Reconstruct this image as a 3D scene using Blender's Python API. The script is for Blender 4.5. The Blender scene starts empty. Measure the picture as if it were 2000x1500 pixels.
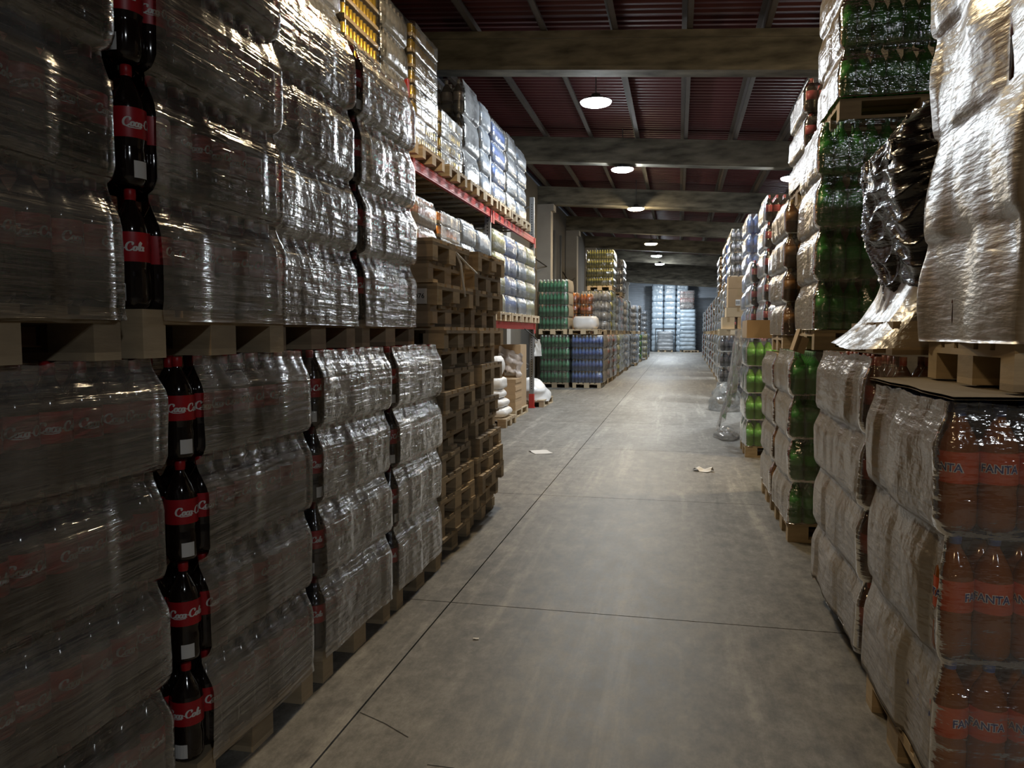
import bpy, math, random
from mathutils import Vector, Matrix, noise
random.seed(7)
PI = math.pi
S = bpy.context.scene
COL = S.collection
D_ = bpy.data

# ------------------------------------------------------------------ camera, world, exposure
cd = D_.cameras.new('camera'); cam = D_.objects.new('camera', cd); COL.objects.link(cam)
cd.sensor_width = 36.0; cd.lens = 36.0 * 1480 / 2000
cam.location = (0, 0, 1.55)
cam.rotation_euler = (PI / 2 - math.radians(3.865), 0, math.radians(12.358))
cd.clip_start = 0.05; cd.clip_end = 200
S.camera = cam
W = D_.worlds.new('world'); S.world = W; W.use_nodes = True
W.node_tree.nodes['Background'].inputs[0].default_value = (0.02, 0.022, 0.026, 1)
W.node_tree.nodes['Background'].inputs[1].default_value = 1.0
S.view_settings.view_transform = 'Standard'; S.view_settings.look = 'None'
S.view_settings.gamma = 1.0; S.view_settings.use_curve_mapping = False
S.view_settings.exposure = 0.6
cy = S.cycles
cy.use_denoising = True
cy.max_bounces = 7; cy.diffuse_bounces = 4; cy.glossy_bounces = 3; cy.transmission_bounces = 2
cy.transparent_max_bounces = 14; cy.sample_clamp_indirect = 4.0; cy.blur_glossy = 0.6
cy.caustics_reflective = False; cy.caustics_refractive = False
LAMP_COOL, LAMP_WARM = (0.88, 0.95, 1.0), (1.0, 0.78, 0.48)
# (x, y, z, strength, colour, words for the label)
LAMPS = [(-1.25, -2.2, 5.1, 85, (1.0, 0.70, 0.38), None), (-1.25, 6.3, 5.1, 120, (1.0, 0.78, 0.48), None),
         (-1.30, 12.0, 5.11, 190, LAMP_COOL, 'first'), (-1.25, 17.0, 5.12, 255, LAMP_COOL, 'second'),
         (-1.26, 22.6, 5.15, 200, LAMP_WARM, 'third'), (-1.10, 30.4, 5.02, 150, LAMP_WARM, 'fourth'),
         (-1.03, 35.6, 5.06, 240, LAMP_COOL, 'fifth'), (-1.00, 40.3, 5.10, 250, LAMP_COOL, 'sixth'),
         (-0.9, 47.5, 5.62, 240, LAMP_COOL, None), (-0.9, 54.5, 5.62, 420, LAMP_COOL, None), (-0.9, 61.0, 5.62, 520, LAMP_COOL, None),
         (2.29, 17.0, 4.78, 260, LAMP_COOL, 'side'), (3.4, 9.0, 4.72, 200, LAMP_WARM, None), (3.3, -2.6, 4.75, 90, LAMP_COOL, None), (3.4, 27.0, 4.72, 240, LAMP_COOL, None)]

# ------------------------------------------------------------------ materials
def _mat(name):
    m = D_.materials.new(name); m.use_nodes = True
    nt = m.node_tree; nt.nodes.clear()
    out = nt.nodes.new('ShaderNodeOutputMaterial')
    return m, nt, out
def N(nt, t, **kw):
    n = nt.nodes.new(t)
    for k, v in kw.items():
        if k in n.inputs.keys(): n.inputs[k].default_value = v
        else: setattr(n, k, v)
    return n
def coords(nt, scale=(1, 1, 1), rot=(0, 0, 0), kind='Object'):
    tc = N(nt, 'ShaderNodeTexCoord'); mp = N(nt, 'ShaderNodeMapping')
    mp.inputs['Scale'].default_value = scale; mp.inputs['Rotation'].default_value = rot
    nt.links.new(tc.outputs[kind], mp.inputs[0]); return mp.outputs[0]
def rgba(c): return (c[0], c[1], c[2], 1)
def solid(name, col, rough=.5, metal=0., spec=.5, var=0., noise_scale=0, noise_amt=0., bump=0., coat=0., stretch=(1, 1, 1), emis=None):
    m, nt, out = _mat(name); b = N(nt, 'ShaderNodeBsdfPrincipled')
    b.inputs['Base Color'].default_value = rgba(col); b.inputs['Roughness'].default_value = rough
    b.inputs['Metallic'].default_value = metal; b.inputs['Specular IOR Level'].default_value = spec
    b.inputs['Coat Weight'].default_value = coat
    src = None
    if var or noise_amt:
        hsv = N(nt, 'ShaderNodeHueSaturation'); hsv.inputs['Color'].default_value = rgba(col)
        val = N(nt, 'ShaderNodeMath', operation='ADD'); val.inputs[0].default_value = 1 - var / 2 - noise_amt / 2; val.inputs[1].default_value = 0
        if var:
            oi = N(nt, 'ShaderNodeObjectInfo'); mm = N(nt, 'ShaderNodeMath', operation='MULTIPLY_ADD')
            nt.links.new(oi.outputs['Random'], mm.inputs[0]); mm.inputs[1].default_value = var; mm.inputs[2].default_value = 1 - var / 2 - noise_amt / 2
            nt.links.new(mm.outputs[0], val.inputs[0])
        if noise_amt:
            nz = N(nt, 'ShaderNodeTexNoise'); nz.inputs['Scale'].default_value = noise_scale; nz.inputs['Detail'].default_value = 5
            nt.links.new(coords(nt, stretch), nz.inputs['Vector'])
            m2 = N(nt, 'ShaderNodeMath', operation='MULTIPLY'); nt.links.new(nz.outputs[0], m2.inputs[0]); m2.inputs[1].default_value = noise_amt
            nt.links.new(m2.outputs[0], val.inputs[1]); src = nz
        nt.links.new(val.outputs[0], hsv.inputs['Value']); nt.links.new(hsv.outputs[0], b.inputs['Base Color'])
    if bump:
        if src is None:
            src = N(nt, 'ShaderNodeTexNoise'); src.inputs['Scale'].default_value = noise_scale or 20; nt.links.new(coords(nt, stretch), src.inputs['Vector'])
        bp = N(nt, 'ShaderNodeBump'); bp.inputs['Strength'].default_value = bump; bp.inputs['Distance'].default_value = .01
        nt.links.new(src.outputs[0], bp.inputs['Height']); nt.links.new(bp.outputs[0], b.inputs['Normal'])
    if emis:
        b.inputs['Emission Color'].default_value = rgba(emis[0]); b.inputs['Emission Strength'].default_value = emis[1]
    nt.links.new(b.outputs[0], out.inputs[0]); return m
def liquid(name, col, trans=.0, rough=.1):
    """a filled plastic bottle: glossy skin over a body that lets some light through"""
    m, nt, out = _mat(name); b = N(nt, 'ShaderNodeBsdfPrincipled')
    b.inputs['Base Color'].default_value = rgba(col); b.inputs['Roughness'].default_value = rough; b.inputs['Specular IOR Level'].default_value = .6
    if trans:
        t = N(nt, 'ShaderNodeBsdfTranslucent'); t.inputs[0].default_value = rgba(col)
        mx = N(nt, 'ShaderNodeMixShader'); mx.inputs[0].default_value = trans
        nt.links.new(b.outputs[0], mx.inputs[1]); nt.links.new(t.outputs[0], mx.inputs[2]); nt.links.new(mx.outputs[0], out.inputs[0])
    else: nt.links.new(b.outputs[0], out.inputs[0])
    return m
def film(name, col, op, rough=.2, streak=(2.2, 2.2, 42), rot=(.1, .06, 0), bump=.55, refl=1.0, opvar=.5, crinkle=.25, turns=False):
    """stretch film: clear plastic, hazy where several turns overlap, wrinkled along the pull"""
    m, nt, out = _mat(name)
    v = coords(nt, streak, rot); v2 = coords(nt, (1, 1, 1))
    n1 = N(nt, 'ShaderNodeTexNoise'); n1.inputs['Scale'].default_value = 1.0; n1.inputs['Detail'].default_value = 4; nt.links.new(v, n1.inputs['Vector'])
    n2 = N(nt, 'ShaderNodeTexNoise'); n2.inputs['Scale'].default_value = 11; n2.inputs['Detail'].default_value = 3; nt.links.new(v2, n2.inputs['Vector'])
    n3 = N(nt, 'ShaderNodeTexNoise'); n3.inputs['Scale'].default_value = 3.2; n3.inputs['Detail'].default_value = 2; nt.links.new(v2, n3.inputs['Vector'])
    h = N(nt, 'ShaderNodeMath', operation='MULTIPLY_ADD'); nt.links.new(n2.outputs[0], h.inputs[0]); h.inputs[1].default_value = crinkle; nt.links.new(n1.outputs[0], h.inputs[2])
    bp = N(nt, 'ShaderNodeBump'); bp.inputs['Strength'].default_value = bump; bp.inputs['Distance'].default_value = .012; nt.links.new(h.outputs[0], bp.inputs['Height'])
    df = N(nt, 'ShaderNodeBsdfDiffuse'); df.inputs[0].default_value = rgba(col); nt.links.new(bp.outputs[0], df.inputs['Normal'])
    tl = N(nt, 'ShaderNodeBsdfTranslucent'); tl.inputs[0].default_value = rgba(col)
    mh = N(nt, 'ShaderNodeMixShader'); mh.inputs[0].default_value = .35; nt.links.new(df.outputs[0], mh.inputs[1]); nt.links.new(tl.outputs[0], mh.inputs[2])
    tr = N(nt, 'ShaderNodeBsdfTransparent')
    a = N(nt, 'ShaderNodeMath', operation='ADD'); nt.links.new(n1.outputs[0], a.inputs[0]); nt.links.new(n3.outputs[0], a.inputs[1])
    o = N(nt, 'ShaderNodeMath', operation='MULTIPLY_ADD', use_clamp=True); nt.links.new(a.outputs[0], o.inputs[0]); o.inputs[1].default_value = opvar; o.inputs[2].default_value = op - opvar
    if turns:      # number of turns of film at each place, stored on the mesh
        at = N(nt, 'ShaderNodeAttribute', attribute_name='turns'); k_ = N(nt, 'ShaderNodeMath', operation='MULTIPLY_ADD'); nt.links.new(at.outputs['Fac'], k_.inputs[0]); k_.inputs[1].default_value = 1.25; k_.inputs[2].default_value = .35
        o2 = N(nt, 'ShaderNodeMath', operation='MULTIPLY', use_clamp=True); nt.links.new(o.outputs[0], o2.inputs[0]); nt.links.new(k_.outputs[0], o2.inputs[1]); o = o2
    m1 = N(nt, 'ShaderNodeMixShader'); nt.links.new(o.outputs[0], m1.inputs[0]); nt.links.new(tr.outputs[0], m1.inputs[1]); nt.links.new(mh.outputs[0], m1.inputs[2])
    gl = N(nt, 'ShaderNodeBsdfGlossy'); gl.inputs['Roughness'].default_value = rough; gl.inputs[0].default_value = (1, 1, 1, 1); nt.links.new(bp.outputs[0], gl.inputs['Normal'])
    lw = N(nt, 'ShaderNodeLayerWeight'); lw.inputs['Blend'].default_value = .3; nt.links.new(bp.outputs[0], lw.inputs['Normal'])
    f = N(nt, 'ShaderNodeMath', operation='MULTIPLY_ADD', use_clamp=True); nt.links.new(lw.outputs['Fresnel'], f.inputs[0]); f.inputs[1].default_value = .75 * refl; f.inputs[2].default_value = .05 * refl
    m2 = N(nt, 'ShaderNodeMixShader'); nt.links.new(f.outputs[0], m2.inputs[0]); nt.links.new(m1.outputs[0], m2.inputs[1]); nt.links.new(gl.outputs[0], m2.inputs[2])
    nt.links.new(m2.outputs[0], out.inputs[0]); return m

M = {}
WOOD = solid('pallet_wood', (.40, .31, .20), .8, var=.75, noise_scale=5, noise_amt=.5, stretch=(2, 2, 9), bump=.25)
WOODP = solid('pallet_wood_pale', (.42, .33, .21), .8, var=.4, noise_scale=5, noise_amt=.4, stretch=(2, 2, 9), bump=.2)
CARD = solid('cardboard', (.40, .27, .15), .85, var=.25, noise_scale=6, noise_amt=.2)
CARDL = solid('cardboard_pale', (.50, .38, .24), .85, noise_scale=4, noise_amt=.2)
TAPE = solid('packing_tape', (.36, .25, .13), .35)
WHITE = solid('white_paper', (.75, .74, .72), .7)
BLACKP = solid('black_print', (.02, .02, .02), .6)
REDST = solid('rack_red_paint', (.50, .045, .035), .45, noise_scale=9, noise_amt=.3)
GREYST = solid('galvanised_steel', (.36, .38, .40), .4, metal=.6, noise_scale=8, noise_amt=.2)
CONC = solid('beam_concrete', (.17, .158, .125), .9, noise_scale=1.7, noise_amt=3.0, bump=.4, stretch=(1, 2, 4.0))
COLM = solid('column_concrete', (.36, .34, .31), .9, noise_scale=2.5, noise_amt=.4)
ROOF = solid('roof_sheet_red', (.10, .019, .021), .55, var=.2, noise_scale=1.5, noise_amt=.5)
PURL = solid('purlin_steel', (.10, .085, .075), .7, noise_scale=4, noise_amt=.4)
WALLM = solid('wall_panel', (.13, .12, .105), .9, noise_scale=.8, noise_amt=.5)
ENDW = solid('end_wall_sheet', (.46, .52, .60), .5, noise_scale=1.2, noise_amt=.3)
DARK = solid('dark_metal', (.03, .03, .03), .5)
CABLE = solid('black_cable', (.015, .015, .015), .6)
FILM = {
    'grey':   film('film_grey', (.50, .485, .46), .25, .14, opvar=.40, bump=1.0, refl=1.6, turns=True),
    'grey2':  film('film_grey_slanted', (.50, .485, .46), .27, .14, rot=(.42, 0, 0), streak=(2, 2.4, 46), opvar=.42, bump=1.1, refl=1.6, turns=True),
    'silver': film('film_silver', (.54, .54, .55), .42, .19, streak=(2.4, 2.4, 40), opvar=.55, bump=1.5, refl=2.1, crinkle=.8, turns=True),
    'steep':  film('film_steep', (.56, .56, .57), .50, .19, rot=(.75, 0, 0), streak=(1.8, 3, 40), opvar=.5, bump=1.5, refl=2.1, crinkle=.8, turns=True),
    'beige':  film('film_many_turns', (.34, .285, .21), .98, .26, streak=(4, 4, 24), rot=(-.55, .2, 0), opvar=.35, bump=1.0, refl=.42, crinkle=1.1),
    'cream':  film('film_loose_turns', (.46, .40, .32), .96, .34, streak=(6, 8, 44), rot=(.8, .2, 0), opvar=.4, bump=.5, refl=.55, crinkle=.8),
    'clear':  film('film_clear', (.5, .48, .44), .06, .12, streak=(2, 2, 30), opvar=.16, bump=.8, refl=1.3),  # mostly near faces: the lack of light there is put in as less haze
    'front':  film('film_tight_front', (.5, .48, .46), .10, .13, streak=(5, 5, 20), rot=(0, .12, 0), opvar=.25, bump=1.2, refl=2.2, crinkle=.9),  # glossier near-face film, its unlit look likewise put into the low opacity
    'white':  film('film_white', (.56, .60, .65), .62, .22, streak=(3, 3, 14), opvar=.6, bump=.8, refl=.7, crinkle=.8, turns=True),
    'haze':   film('film_haze', (.55, .56, .57), .30, .2, streak=(3, 3, 16), opvar=.4, bump=.8, refl=.8, crinkle=.8, turns=True),
    'skirt':  film('film_skirt', (.36, .29, .20), .34, .34, streak=(14, 14, 3), opvar=.5, bump=.9, refl=.35, crinkle=.8),
    'rag':    film('film_loose', (.60, .60, .57), .30, .15, streak=(6, 6, 6), opvar=.5, bump=.9, refl=1.0, crinkle=1.0),
    'foil':   film('film_pale_blue', (.50, .62, .73), .98, .3, streak=(4, 4, 6), opvar=.2, bump=.9, refl=1.0, crinkle=1.0),
    'black':  film('film_black', (.012, .012, .014), 1.3, .17, streak=(5, 5, 30), rot=(.7, .5, 0), opvar=.2, bump=1.1, refl=1.3, crinkle=.4),
}
# kind -> (liquid, label, cap)
def K(name, c, l, cap, tr=.0): M[name] = (liquid('drink_' + name, c, tr), solid('label_' + name, l, .4), solid('cap_' + name, cap, .4))
K('cola', (.012, .007, .006), (.42, .012, .02), (.38, .01, .015))
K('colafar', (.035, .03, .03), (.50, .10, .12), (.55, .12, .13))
K('orange', (.30, .085, .006), (.58, .085, .015), (.08, .14, .38), .2)
K('amber', (.16, .065, .014), (.30, .15, .05), (.35, .25, .1), .2)
K('kvass', (.10, .032, .012), (.26, .05, .03), (.30, .05, .03), .1)
K('orangefar', (.72, .24, .035), (.78, .20, .05), (.75, .35, .12), .35)
K('green', (.075, .40, .06), (.05, .36, .05), (.05, .22, .08), .5)
K('sprite', (.13, .42, .23), (.10, .40, .20), (.70, .80, .78), .35)
K('lime', (.24, .62, .10), (.20, .60, .12), (.10, .14, .22), .4)
K('yellow', (.50, .46, .12), (.09, .10, .03), (.55, .55, .2), .35)
K('lemon', (.64, .62, .22), (.62, .56, .12), (.66, .62, .3), .35)
K('blue', (.20, .33, .68), (.15, .26, .70), (.7, .75, .85), .35)
K('water', (.62, .67, .72), (.42, .55, .75), (.30, .45, .75), .4)
K('clearb', (.34, .34, .33), (.24, .22, .20), (.45, .40, .35), .3)
K('darkb', (.05, .05, .055), (.16, .15, .16), (.3, .3, .3))
K('pink', (.62, .52, .48), (.72, .20, .12), (.7, .4, .3), .3)
GOLD = solid('can_gold', (.80, .52, .05), .28, metal=.75)
GOLDL = solid('can_gold_lid', (.6, .6, .58), .3, metal=.9)
COPPER = solid('can_copper', (.72, .26, .05), .3, metal=.6)

# ------------------------------------------------------------------ mesh helpers
class MB:
    def __init__(s): s.v = []; s.f = []; s.mi = []; s.sm = []
    def add(s, vs, fs, mi=0, smooth=False):
        b = len(s.v); s.v += [tuple(p) for p in vs]
        for f in fs: s.f.append(tuple(b + i for i in f)); s.mi.append(mi); s.sm.append(smooth)
    def box(s, c, d, mi=0, rot=None):
        hx, hy, hz = d[0] / 2, d[1] / 2, d[2] / 2
        vs = [Vector((x, y, z)) for x in (-hx, hx) for y in (-hy, hy) for z in (-hz, hz)]
        if rot is not None: vs = [rot @ v for v in vs]
        s.add([v + Vector(c) for v in vs], [(0, 1, 3, 2), (4, 6, 7, 5), (0, 4, 5, 1), (2, 3, 7, 6), (0, 2, 6, 4), (1, 5, 7, 3)], mi)
    def lathe(s, prof, seg, mi=None, smooth=True, at=(0, 0, 0)):
        """prof: list of (z, r, material)"""
        ring = [[(at[0] + r * math.cos(2 * PI * k / seg), at[1] + r * math.sin(2 * PI * k / seg), at[2] + z) for k in range(seg)] for z, r, *_ in prof]
        b = len(s.v)
        for rr in ring: s.v += rr
        for i in range(len(prof) - 1):
            for k in range(seg):
                k2 = (k + 1) % seg
                s.f.append((b + i * seg + k, b + i * seg + k2, b + (i + 1) * seg + k2, b + (i + 1) * seg + k))
                s.mi.append(prof[i + 1][2] if mi is None else mi); s.sm.append(smooth)
    def tube(s, pts, r, seg=6, mi=0):
        P = [Vector(p) for p in pts]; b = len(s.v)
        for i, p in enumerate(P):
            t = (P[min(i + 1, len(P) - 1)] - P[max(i - 1, 0)]).normalized()
            a = t.cross(Vector((0, 0, 1)));
            if a.length < .01: a = t.cross(Vector((1, 0, 0)))
            a.normalize(); c = t.cross(a)
            for k in range(seg): s.v.append(tuple(p + a * (r * math.cos(2 * PI * k / seg)) + c * (r * math.sin(2 * PI * k / seg))))
        for i in range(len(P) - 1):
            for k in range(seg):
                k2 = (k + 1) % seg; s.f.append((b + i * seg + k, b + i * seg + k2, b + (i + 1) * seg + k2, b + (i + 1) * seg + k)); s.mi.append(mi); s.sm.append(True)
        s.f.append(tuple(b + k for k in range(seg))); s.f.append(tuple(b + (len(P) - 1) * seg + k for k in range(seg))); s.mi += [mi, mi]; s.sm += [False, False]
    def grid(s, fn, nu, nv, mi=0, smooth=True, closed=False):
        b = len(s.v)
        for j in range(nv + 1):
            for i in range(nu + (0 if closed else 1)): s.v.append(tuple(fn(i / nu, j / nv)))
        w = nu if closed else nu + 1
        for j in range(nv):
            for i in range(nu):
                i2 = (i + 1) % w if closed else i + 1
                s.f.append((b + j * w + i, b + j * w + i2, b + (j + 1) * w + i2, b + (j + 1) * w + i)); s.mi.append(mi); s.sm.append(smooth)
    def mesh(s, name, mats=()):
        me = D_.meshes.new(name); me.from_pydata(s.v, [], s.f)
        me.polygons.foreach_set('material_index', s.mi); me.polygons.foreach_set('use_smooth', s.sm)
        for m in mats: me.materials.append(m)
        me.update(); return me
def obj(name, me, parent=None, loc=(0, 0, 0), rot=(0, 0, 0), mats=None):
    o = D_.objects.new(name, me); COL.objects.link(o); o.parent = parent; o.location = loc; o.rotation_euler = rot
    if mats:
        for i, m in enumerate(mats):
            if i < len(o.material_slots): o.material_slots[i].link = 'OBJECT'; o.material_slots[i].material = m
    return o
USED = set()
def tag(o, label, cat, group=None):
    o['label'] = label; o['category'] = cat
    if group: o['group'] = group
    if label in USED: print('DUPLICATE LABEL', label)
    if not 4 <= len(label.split()) <= 16: print('LABEL LENGTH', len(label.split()), label)
    USED.add(label); return o
def thing(name, label, cat, loc=(0, 0, 0), rz=0, group=None):
    o = D_.objects.new(name, None); COL.objects.link(o); o.location = loc; o.rotation_euler = (0, 0, rz); o.empty_display_size = .1
    return tag(o, label, cat, group)
def struct(o): o['kind'] = 'structure'; return o
def stuff(o): o['kind'] = 'stuff'; return o
ORD = 'first second third fourth fifth sixth seventh eighth ninth tenth eleventh twelfth thirteenth fourteenth fifteenth sixteenth seventeenth eighteenth nineteenth twentieth'.split()

# ------------------------------------------------------------------ the building
SL = .072                                   # the roof falls to the right
def zb(x): return 5.20 - SL * (x + 1.0)     # underside of the roof beams
XL, XR, YB, YE = -4.22, 8.5, -7.0, 66.0
mb = MB(); mb.box(((XL + XR) / 2, (YB + YE) / 2, -.13), (XR - XL + .6, YE - YB + .6, .2), 0)
# floor: sub-base and slabs with recessed joints
m, nt, out = _mat('concrete_floor'); FLOORM = m
b = N(nt, 'ShaderNodeBsdfPrincipled'); tcn = N(nt, 'ShaderNodeNewGeometry')
def mapped(scale, rot=(0, 0, 0)):
    mp = N(nt, 'ShaderNodeMapping'); mp.inputs['Scale'].default_value = scale; mp.inputs['Rotation'].default_value = rot; nt.links.new(tcn.outputs['Position'], mp.inputs[0]); return mp.outputs[0]
def nz(scale, vec, det=6, ro=.6):
    n = N(nt, 'ShaderNodeTexNoise'); n.inputs['Scale'].default_value = scale; n.inputs['Detail'].default_value = det; n.inputs['Roughness'].default_value = ro; nt.links.new(vec, n.inputs['Vector']); return n.outputs[0]
big = nz(.9, mapped((1, .35, 1)), 4); tracks = nz(1.0, mapped((3.6, .20, 1), (0, 0, .05)), 6, .68); fine = nz(13, mapped((1, .55, 1)), 12, .82)
def mix(a, bb, t):
    n = N(nt, 'ShaderNodeMix', data_type='RGBA'); n.inputs[6].default_value = rgba(a) if isinstance(a, tuple) else (0, 0, 0, 1); n.inputs[7].default_value = rgba(bb) if isinstance(bb, tuple) else (0, 0, 0, 1)
    if not isinstance(a, tuple): nt.links.new(a, n.inputs[6])
    if not isinstance(bb, tuple): nt.links.new(bb, n.inputs[7])
    nt.links.new(t, n.inputs[0]); return n.outputs[2]
def ramp(t, lo, hi):
    n = N(nt, 'ShaderNodeMapRange'); n.inputs[1].default_value = lo; n.inputs[2].default_value = hi; nt.links.new(t, n.inputs[0]); return n.outputs[0]
c1 = mix((.135, .127, .112), (.215, .204, .182), ramp(big, .38, .62)); c2 = mix(c1, (.36, .34, .30), ramp(tracks, .54, .72)); c3 = mix(c2, (.07, .066, .058), ramp(tracks, .44, .28))
mid = nz(5.5, mapped((1, .6, 1)), 10, .72); c3 = mix(c3, (.30, .285, .255), ramp(mid, .50, .80)); c3 = mix(c3, (.085, .08, .07), ramp(mid, .47, .22))
f1 = N(nt, 'ShaderNodeMix', data_type='RGBA', blend_type='OVERLAY'); f1.inputs[0].default_value = .8; nt.links.new(c3, f1.inputs[6])
cr = N(nt, 'ShaderNodeCombineColor'); ff = ramp(fine, .25, .75)
for k in range(3): nt.links.new(ff, cr.inputs[k])
nt.links.new(cr.outputs[0], f1.inputs[7]); nt.links.new(f1.outputs[2], b.inputs['Base Color'])
rr = N(nt, 'ShaderNodeMapRange'); rr.inputs[3].default_value = .36; rr.inputs[4].default_value = .66; nt.links.new(fine, rr.inputs[0]); nt.links.new(rr.outputs[0], b.inputs['Roughness'])
bp = N(nt, 'ShaderNodeBump'); bp.inputs['Strength'].default_value = .12; bp.inputs['Distance'].default_value = .01; nt.links.new(fine, bp.inputs['Height']); nt.links.new(bp.outputs[0], b.inputs['Normal'])
nt.links.new(b.outputs[0], out.inputs[0])
JOINT = solid('joint_filler', (.03, .028, .025), .9)
floor = struct(obj('floor', mb.mesh('floor', [JOINT])))
xs = [XL - .3, -1.26, 1.74, 4.74, XR + .3]; ys = [YB - .3, -4.93, -1.93, 1.07, 4.10, 7.07]
while ys[-1] < YE: ys.append(min(ys[-1] + 3.0, YE + .3))
for i in range(len(xs) - 1):
    for j in range(len(ys) - 1):
        q = MB(); g = .004; x0, x1, y0, y1 = xs[i] + g, xs[i + 1] - g, ys[j] + g, ys[j + 1] - g
        q.box(((x0 + x1) / 2, (y0 + y1) / 2, -.015), (x1 - x0, y1 - y0, .03), 0)
        obj('concrete_slab', q.mesh('concrete_slab', [FLOORM]), floor)
# hairline crack in the slab, as thin filler strips
q = MB()
def strip(pts, w):
    for a, c in zip(pts[:-1], pts[1:]):
        d = Vector((c[0] - a[0], c[1] - a[1], 0)); n_ = Vector((-d.y, d.x, 0)).normalized() * w
        q.add([(a[0] + n_.x, a[1] + n_.y, .0012), (a[0] - n_.x, a[1] - n_.y, .0012), (c[0] - n_.x, c[1] - n_.y, .0012), (c[0] + n_.x, c[1] + n_.y, .0012)], [(0, 1, 2, 3)])
strip([(-1.25, 2.80), (-1.12, 2.74), (-.99, 2.66)], .002); strip([(-.86, 2.50), (-.76, 2.50), (-.69, 2.43), (-.6, 2.40), (-.45, 2.37), (-.3, 2.36)], .0018)
obj('crack', q.mesh('crack', [JOINT]), floor)
def shell(name, c, d, mat): q = MB(); q.box(c, d, 0); return struct(obj(name, q.mesh(name, [mat])))
shell('wall_left', (XL - .1, (YB + YE) / 2, 2.9), (.2, YE - YB, 6.2), WALLM)
shell('wall_right', (XR + .1, (YB + YE) / 2, 2.6), (.2, YE - YB, 5.6), WALLM)
shell('wall_back', ((XL + XR) / 2, YB - .1, 2.9), (XR - XL, .2, 6.2), WALLM)
q = MB(); n_ = 160; vs = []; fs = []     # end wall: profiled sheet with horizontal ribs
for k in range(n_ + 1):
    z = 6.0 * k / n_; y = YE + (.03 if (k // 2) % 2 else 0); vs += [(XL, y, z), (XR, y, z)]
for k in range(n_): fs.append((2 * k, 2 * k + 1, 2 * k + 3, 2 * k + 2))
q.add(vs, fs); struct(obj('wall_end', q.mesh('wall_end', [ENDW])))
# roof: red profiled sheets (one object per bay), steel purlins, concrete beams and columns
BEAMS = [-1.0, 5.0, 11.0, 17.0, 23.0, 29.0, 35.0, 41.0, 47.0, 53.0, 59.0]
ceil = D_.objects.new('ceiling', None); COL.objects.link(ceil); struct(ceil)
PX = [-3.98 + 1.01 * k for k in range(13)]
edges = [YB] + BEAMS + [YE]
PROF = [(0, .035), (.06, .035), (.085, 0), (.145, 0), (.17, .035)]
for j in range(len(edges) - 1):
    near = edges[j] < 30
    for i in range(0, len(PX) - 1, 1 if near else 4):
        x0 = PX[i] - (.3 if i == 0 else 0); x1 = PX[min(i + (1 if near else 4), len(PX) - 1)]
        q = MB(); pr = []; y = edges[j]
        while y < edges[j + 1]: pr += [(y + a, c) for a, c in PROF[:-1]]; y += .17
        pr = [p for p in pr if p[0] < edges[j + 1]] + [(edges[j + 1], .035)]
        vs = []
        for yy, h in pr: vs += [(x0, yy, zb(x0) + .76 + h), (x1, yy, zb(x1) + .76 + h)]
        q.add(vs, [(2 * k, 2 * k + 1, 2 * k + 3, 2 * k + 2) for k in range(len(pr) - 1)])
        obj('roof_sheet', q.mesh('roof_sheet', [ROOF]), ceil)
pm = {}
for j in range(len(edges) - 1):
    for x in PX:
        ln = edges[j + 1] - edges[j]
        if ln not in pm:
            q = MB(); q.box((0, ln / 2, .10), (.012, ln, .2)); q.box((.035, ln / 2, .006), (.08, ln, .012)); q.box((-.035, ln / 2, .194), (.08, ln, .012)); pm[ln] = q.mesh('purlin', [PURL])
        obj('purlin', pm[ln], ceil, (x, edges[j], zb(x) + .55))
top = MB(); top.add([(XL - .3, YB - .3, zb(XL) + .95), (XR + .3, YB - .3, zb(XR) + .95), (XR + .3, YE + .3, zb(XR) + .95), (XL - .3, YE + .3, zb(XL) + .95)], [(0, 1, 2, 3)])
obj('roof_deck', top.mesh('roof_deck', [DARK]), ceil)
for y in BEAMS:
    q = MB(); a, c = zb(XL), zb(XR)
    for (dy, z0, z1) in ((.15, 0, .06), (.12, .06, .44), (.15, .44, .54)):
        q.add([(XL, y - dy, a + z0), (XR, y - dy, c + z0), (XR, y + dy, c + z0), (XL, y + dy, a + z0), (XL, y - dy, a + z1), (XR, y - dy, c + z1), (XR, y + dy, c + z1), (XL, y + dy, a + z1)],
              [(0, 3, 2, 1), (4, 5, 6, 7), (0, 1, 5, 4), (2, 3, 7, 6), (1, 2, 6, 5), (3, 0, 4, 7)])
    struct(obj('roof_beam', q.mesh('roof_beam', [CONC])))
    if y > 14 or y < 0:
        q = MB(); q.box((XL + .21, y, (zb(XL) - .02) / 2), (.42, .4, zb(XL) - .02)); q.box((XL + .26, y, zb(XL) - .12), (.5, .44, .2)); struct(obj('column', q.mesh('column', [COLM])))
# conduits and loose cables on the left wall
for y, r in ((24.6, .03), (25.6, .045), (27.0, .035), (31.2, .04)):
    q = MB(); q.tube([(XL + .08, y, .02), (XL + .08, y, 5.0)], r, 8); o = struct(obj('trim_1', q.mesh('trim_1', [GREYST])))
for n, pts in enumerate([[(-4.21, 21.6, 3.78), (-4.10, 21.9, 3.70), (-4.0, 22.3, 3.62), (-3.92, 22.79, 3.55)], [(-4.21, 28.0, 3.80), (-4.08, 28.2, 3.55), (-3.95, 28.5, 3.52), (-3.88, 28.79, 3.62)]]):
    q = MB(); q.tube(pts, .018, 6); tag(obj('cable', q.mesh('cable', [CABLE])), ('loose black cable hanging beside the pale column past the rack', 'loose black cable hanging at the column further back on the left wall')[n], 'cable')

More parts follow.
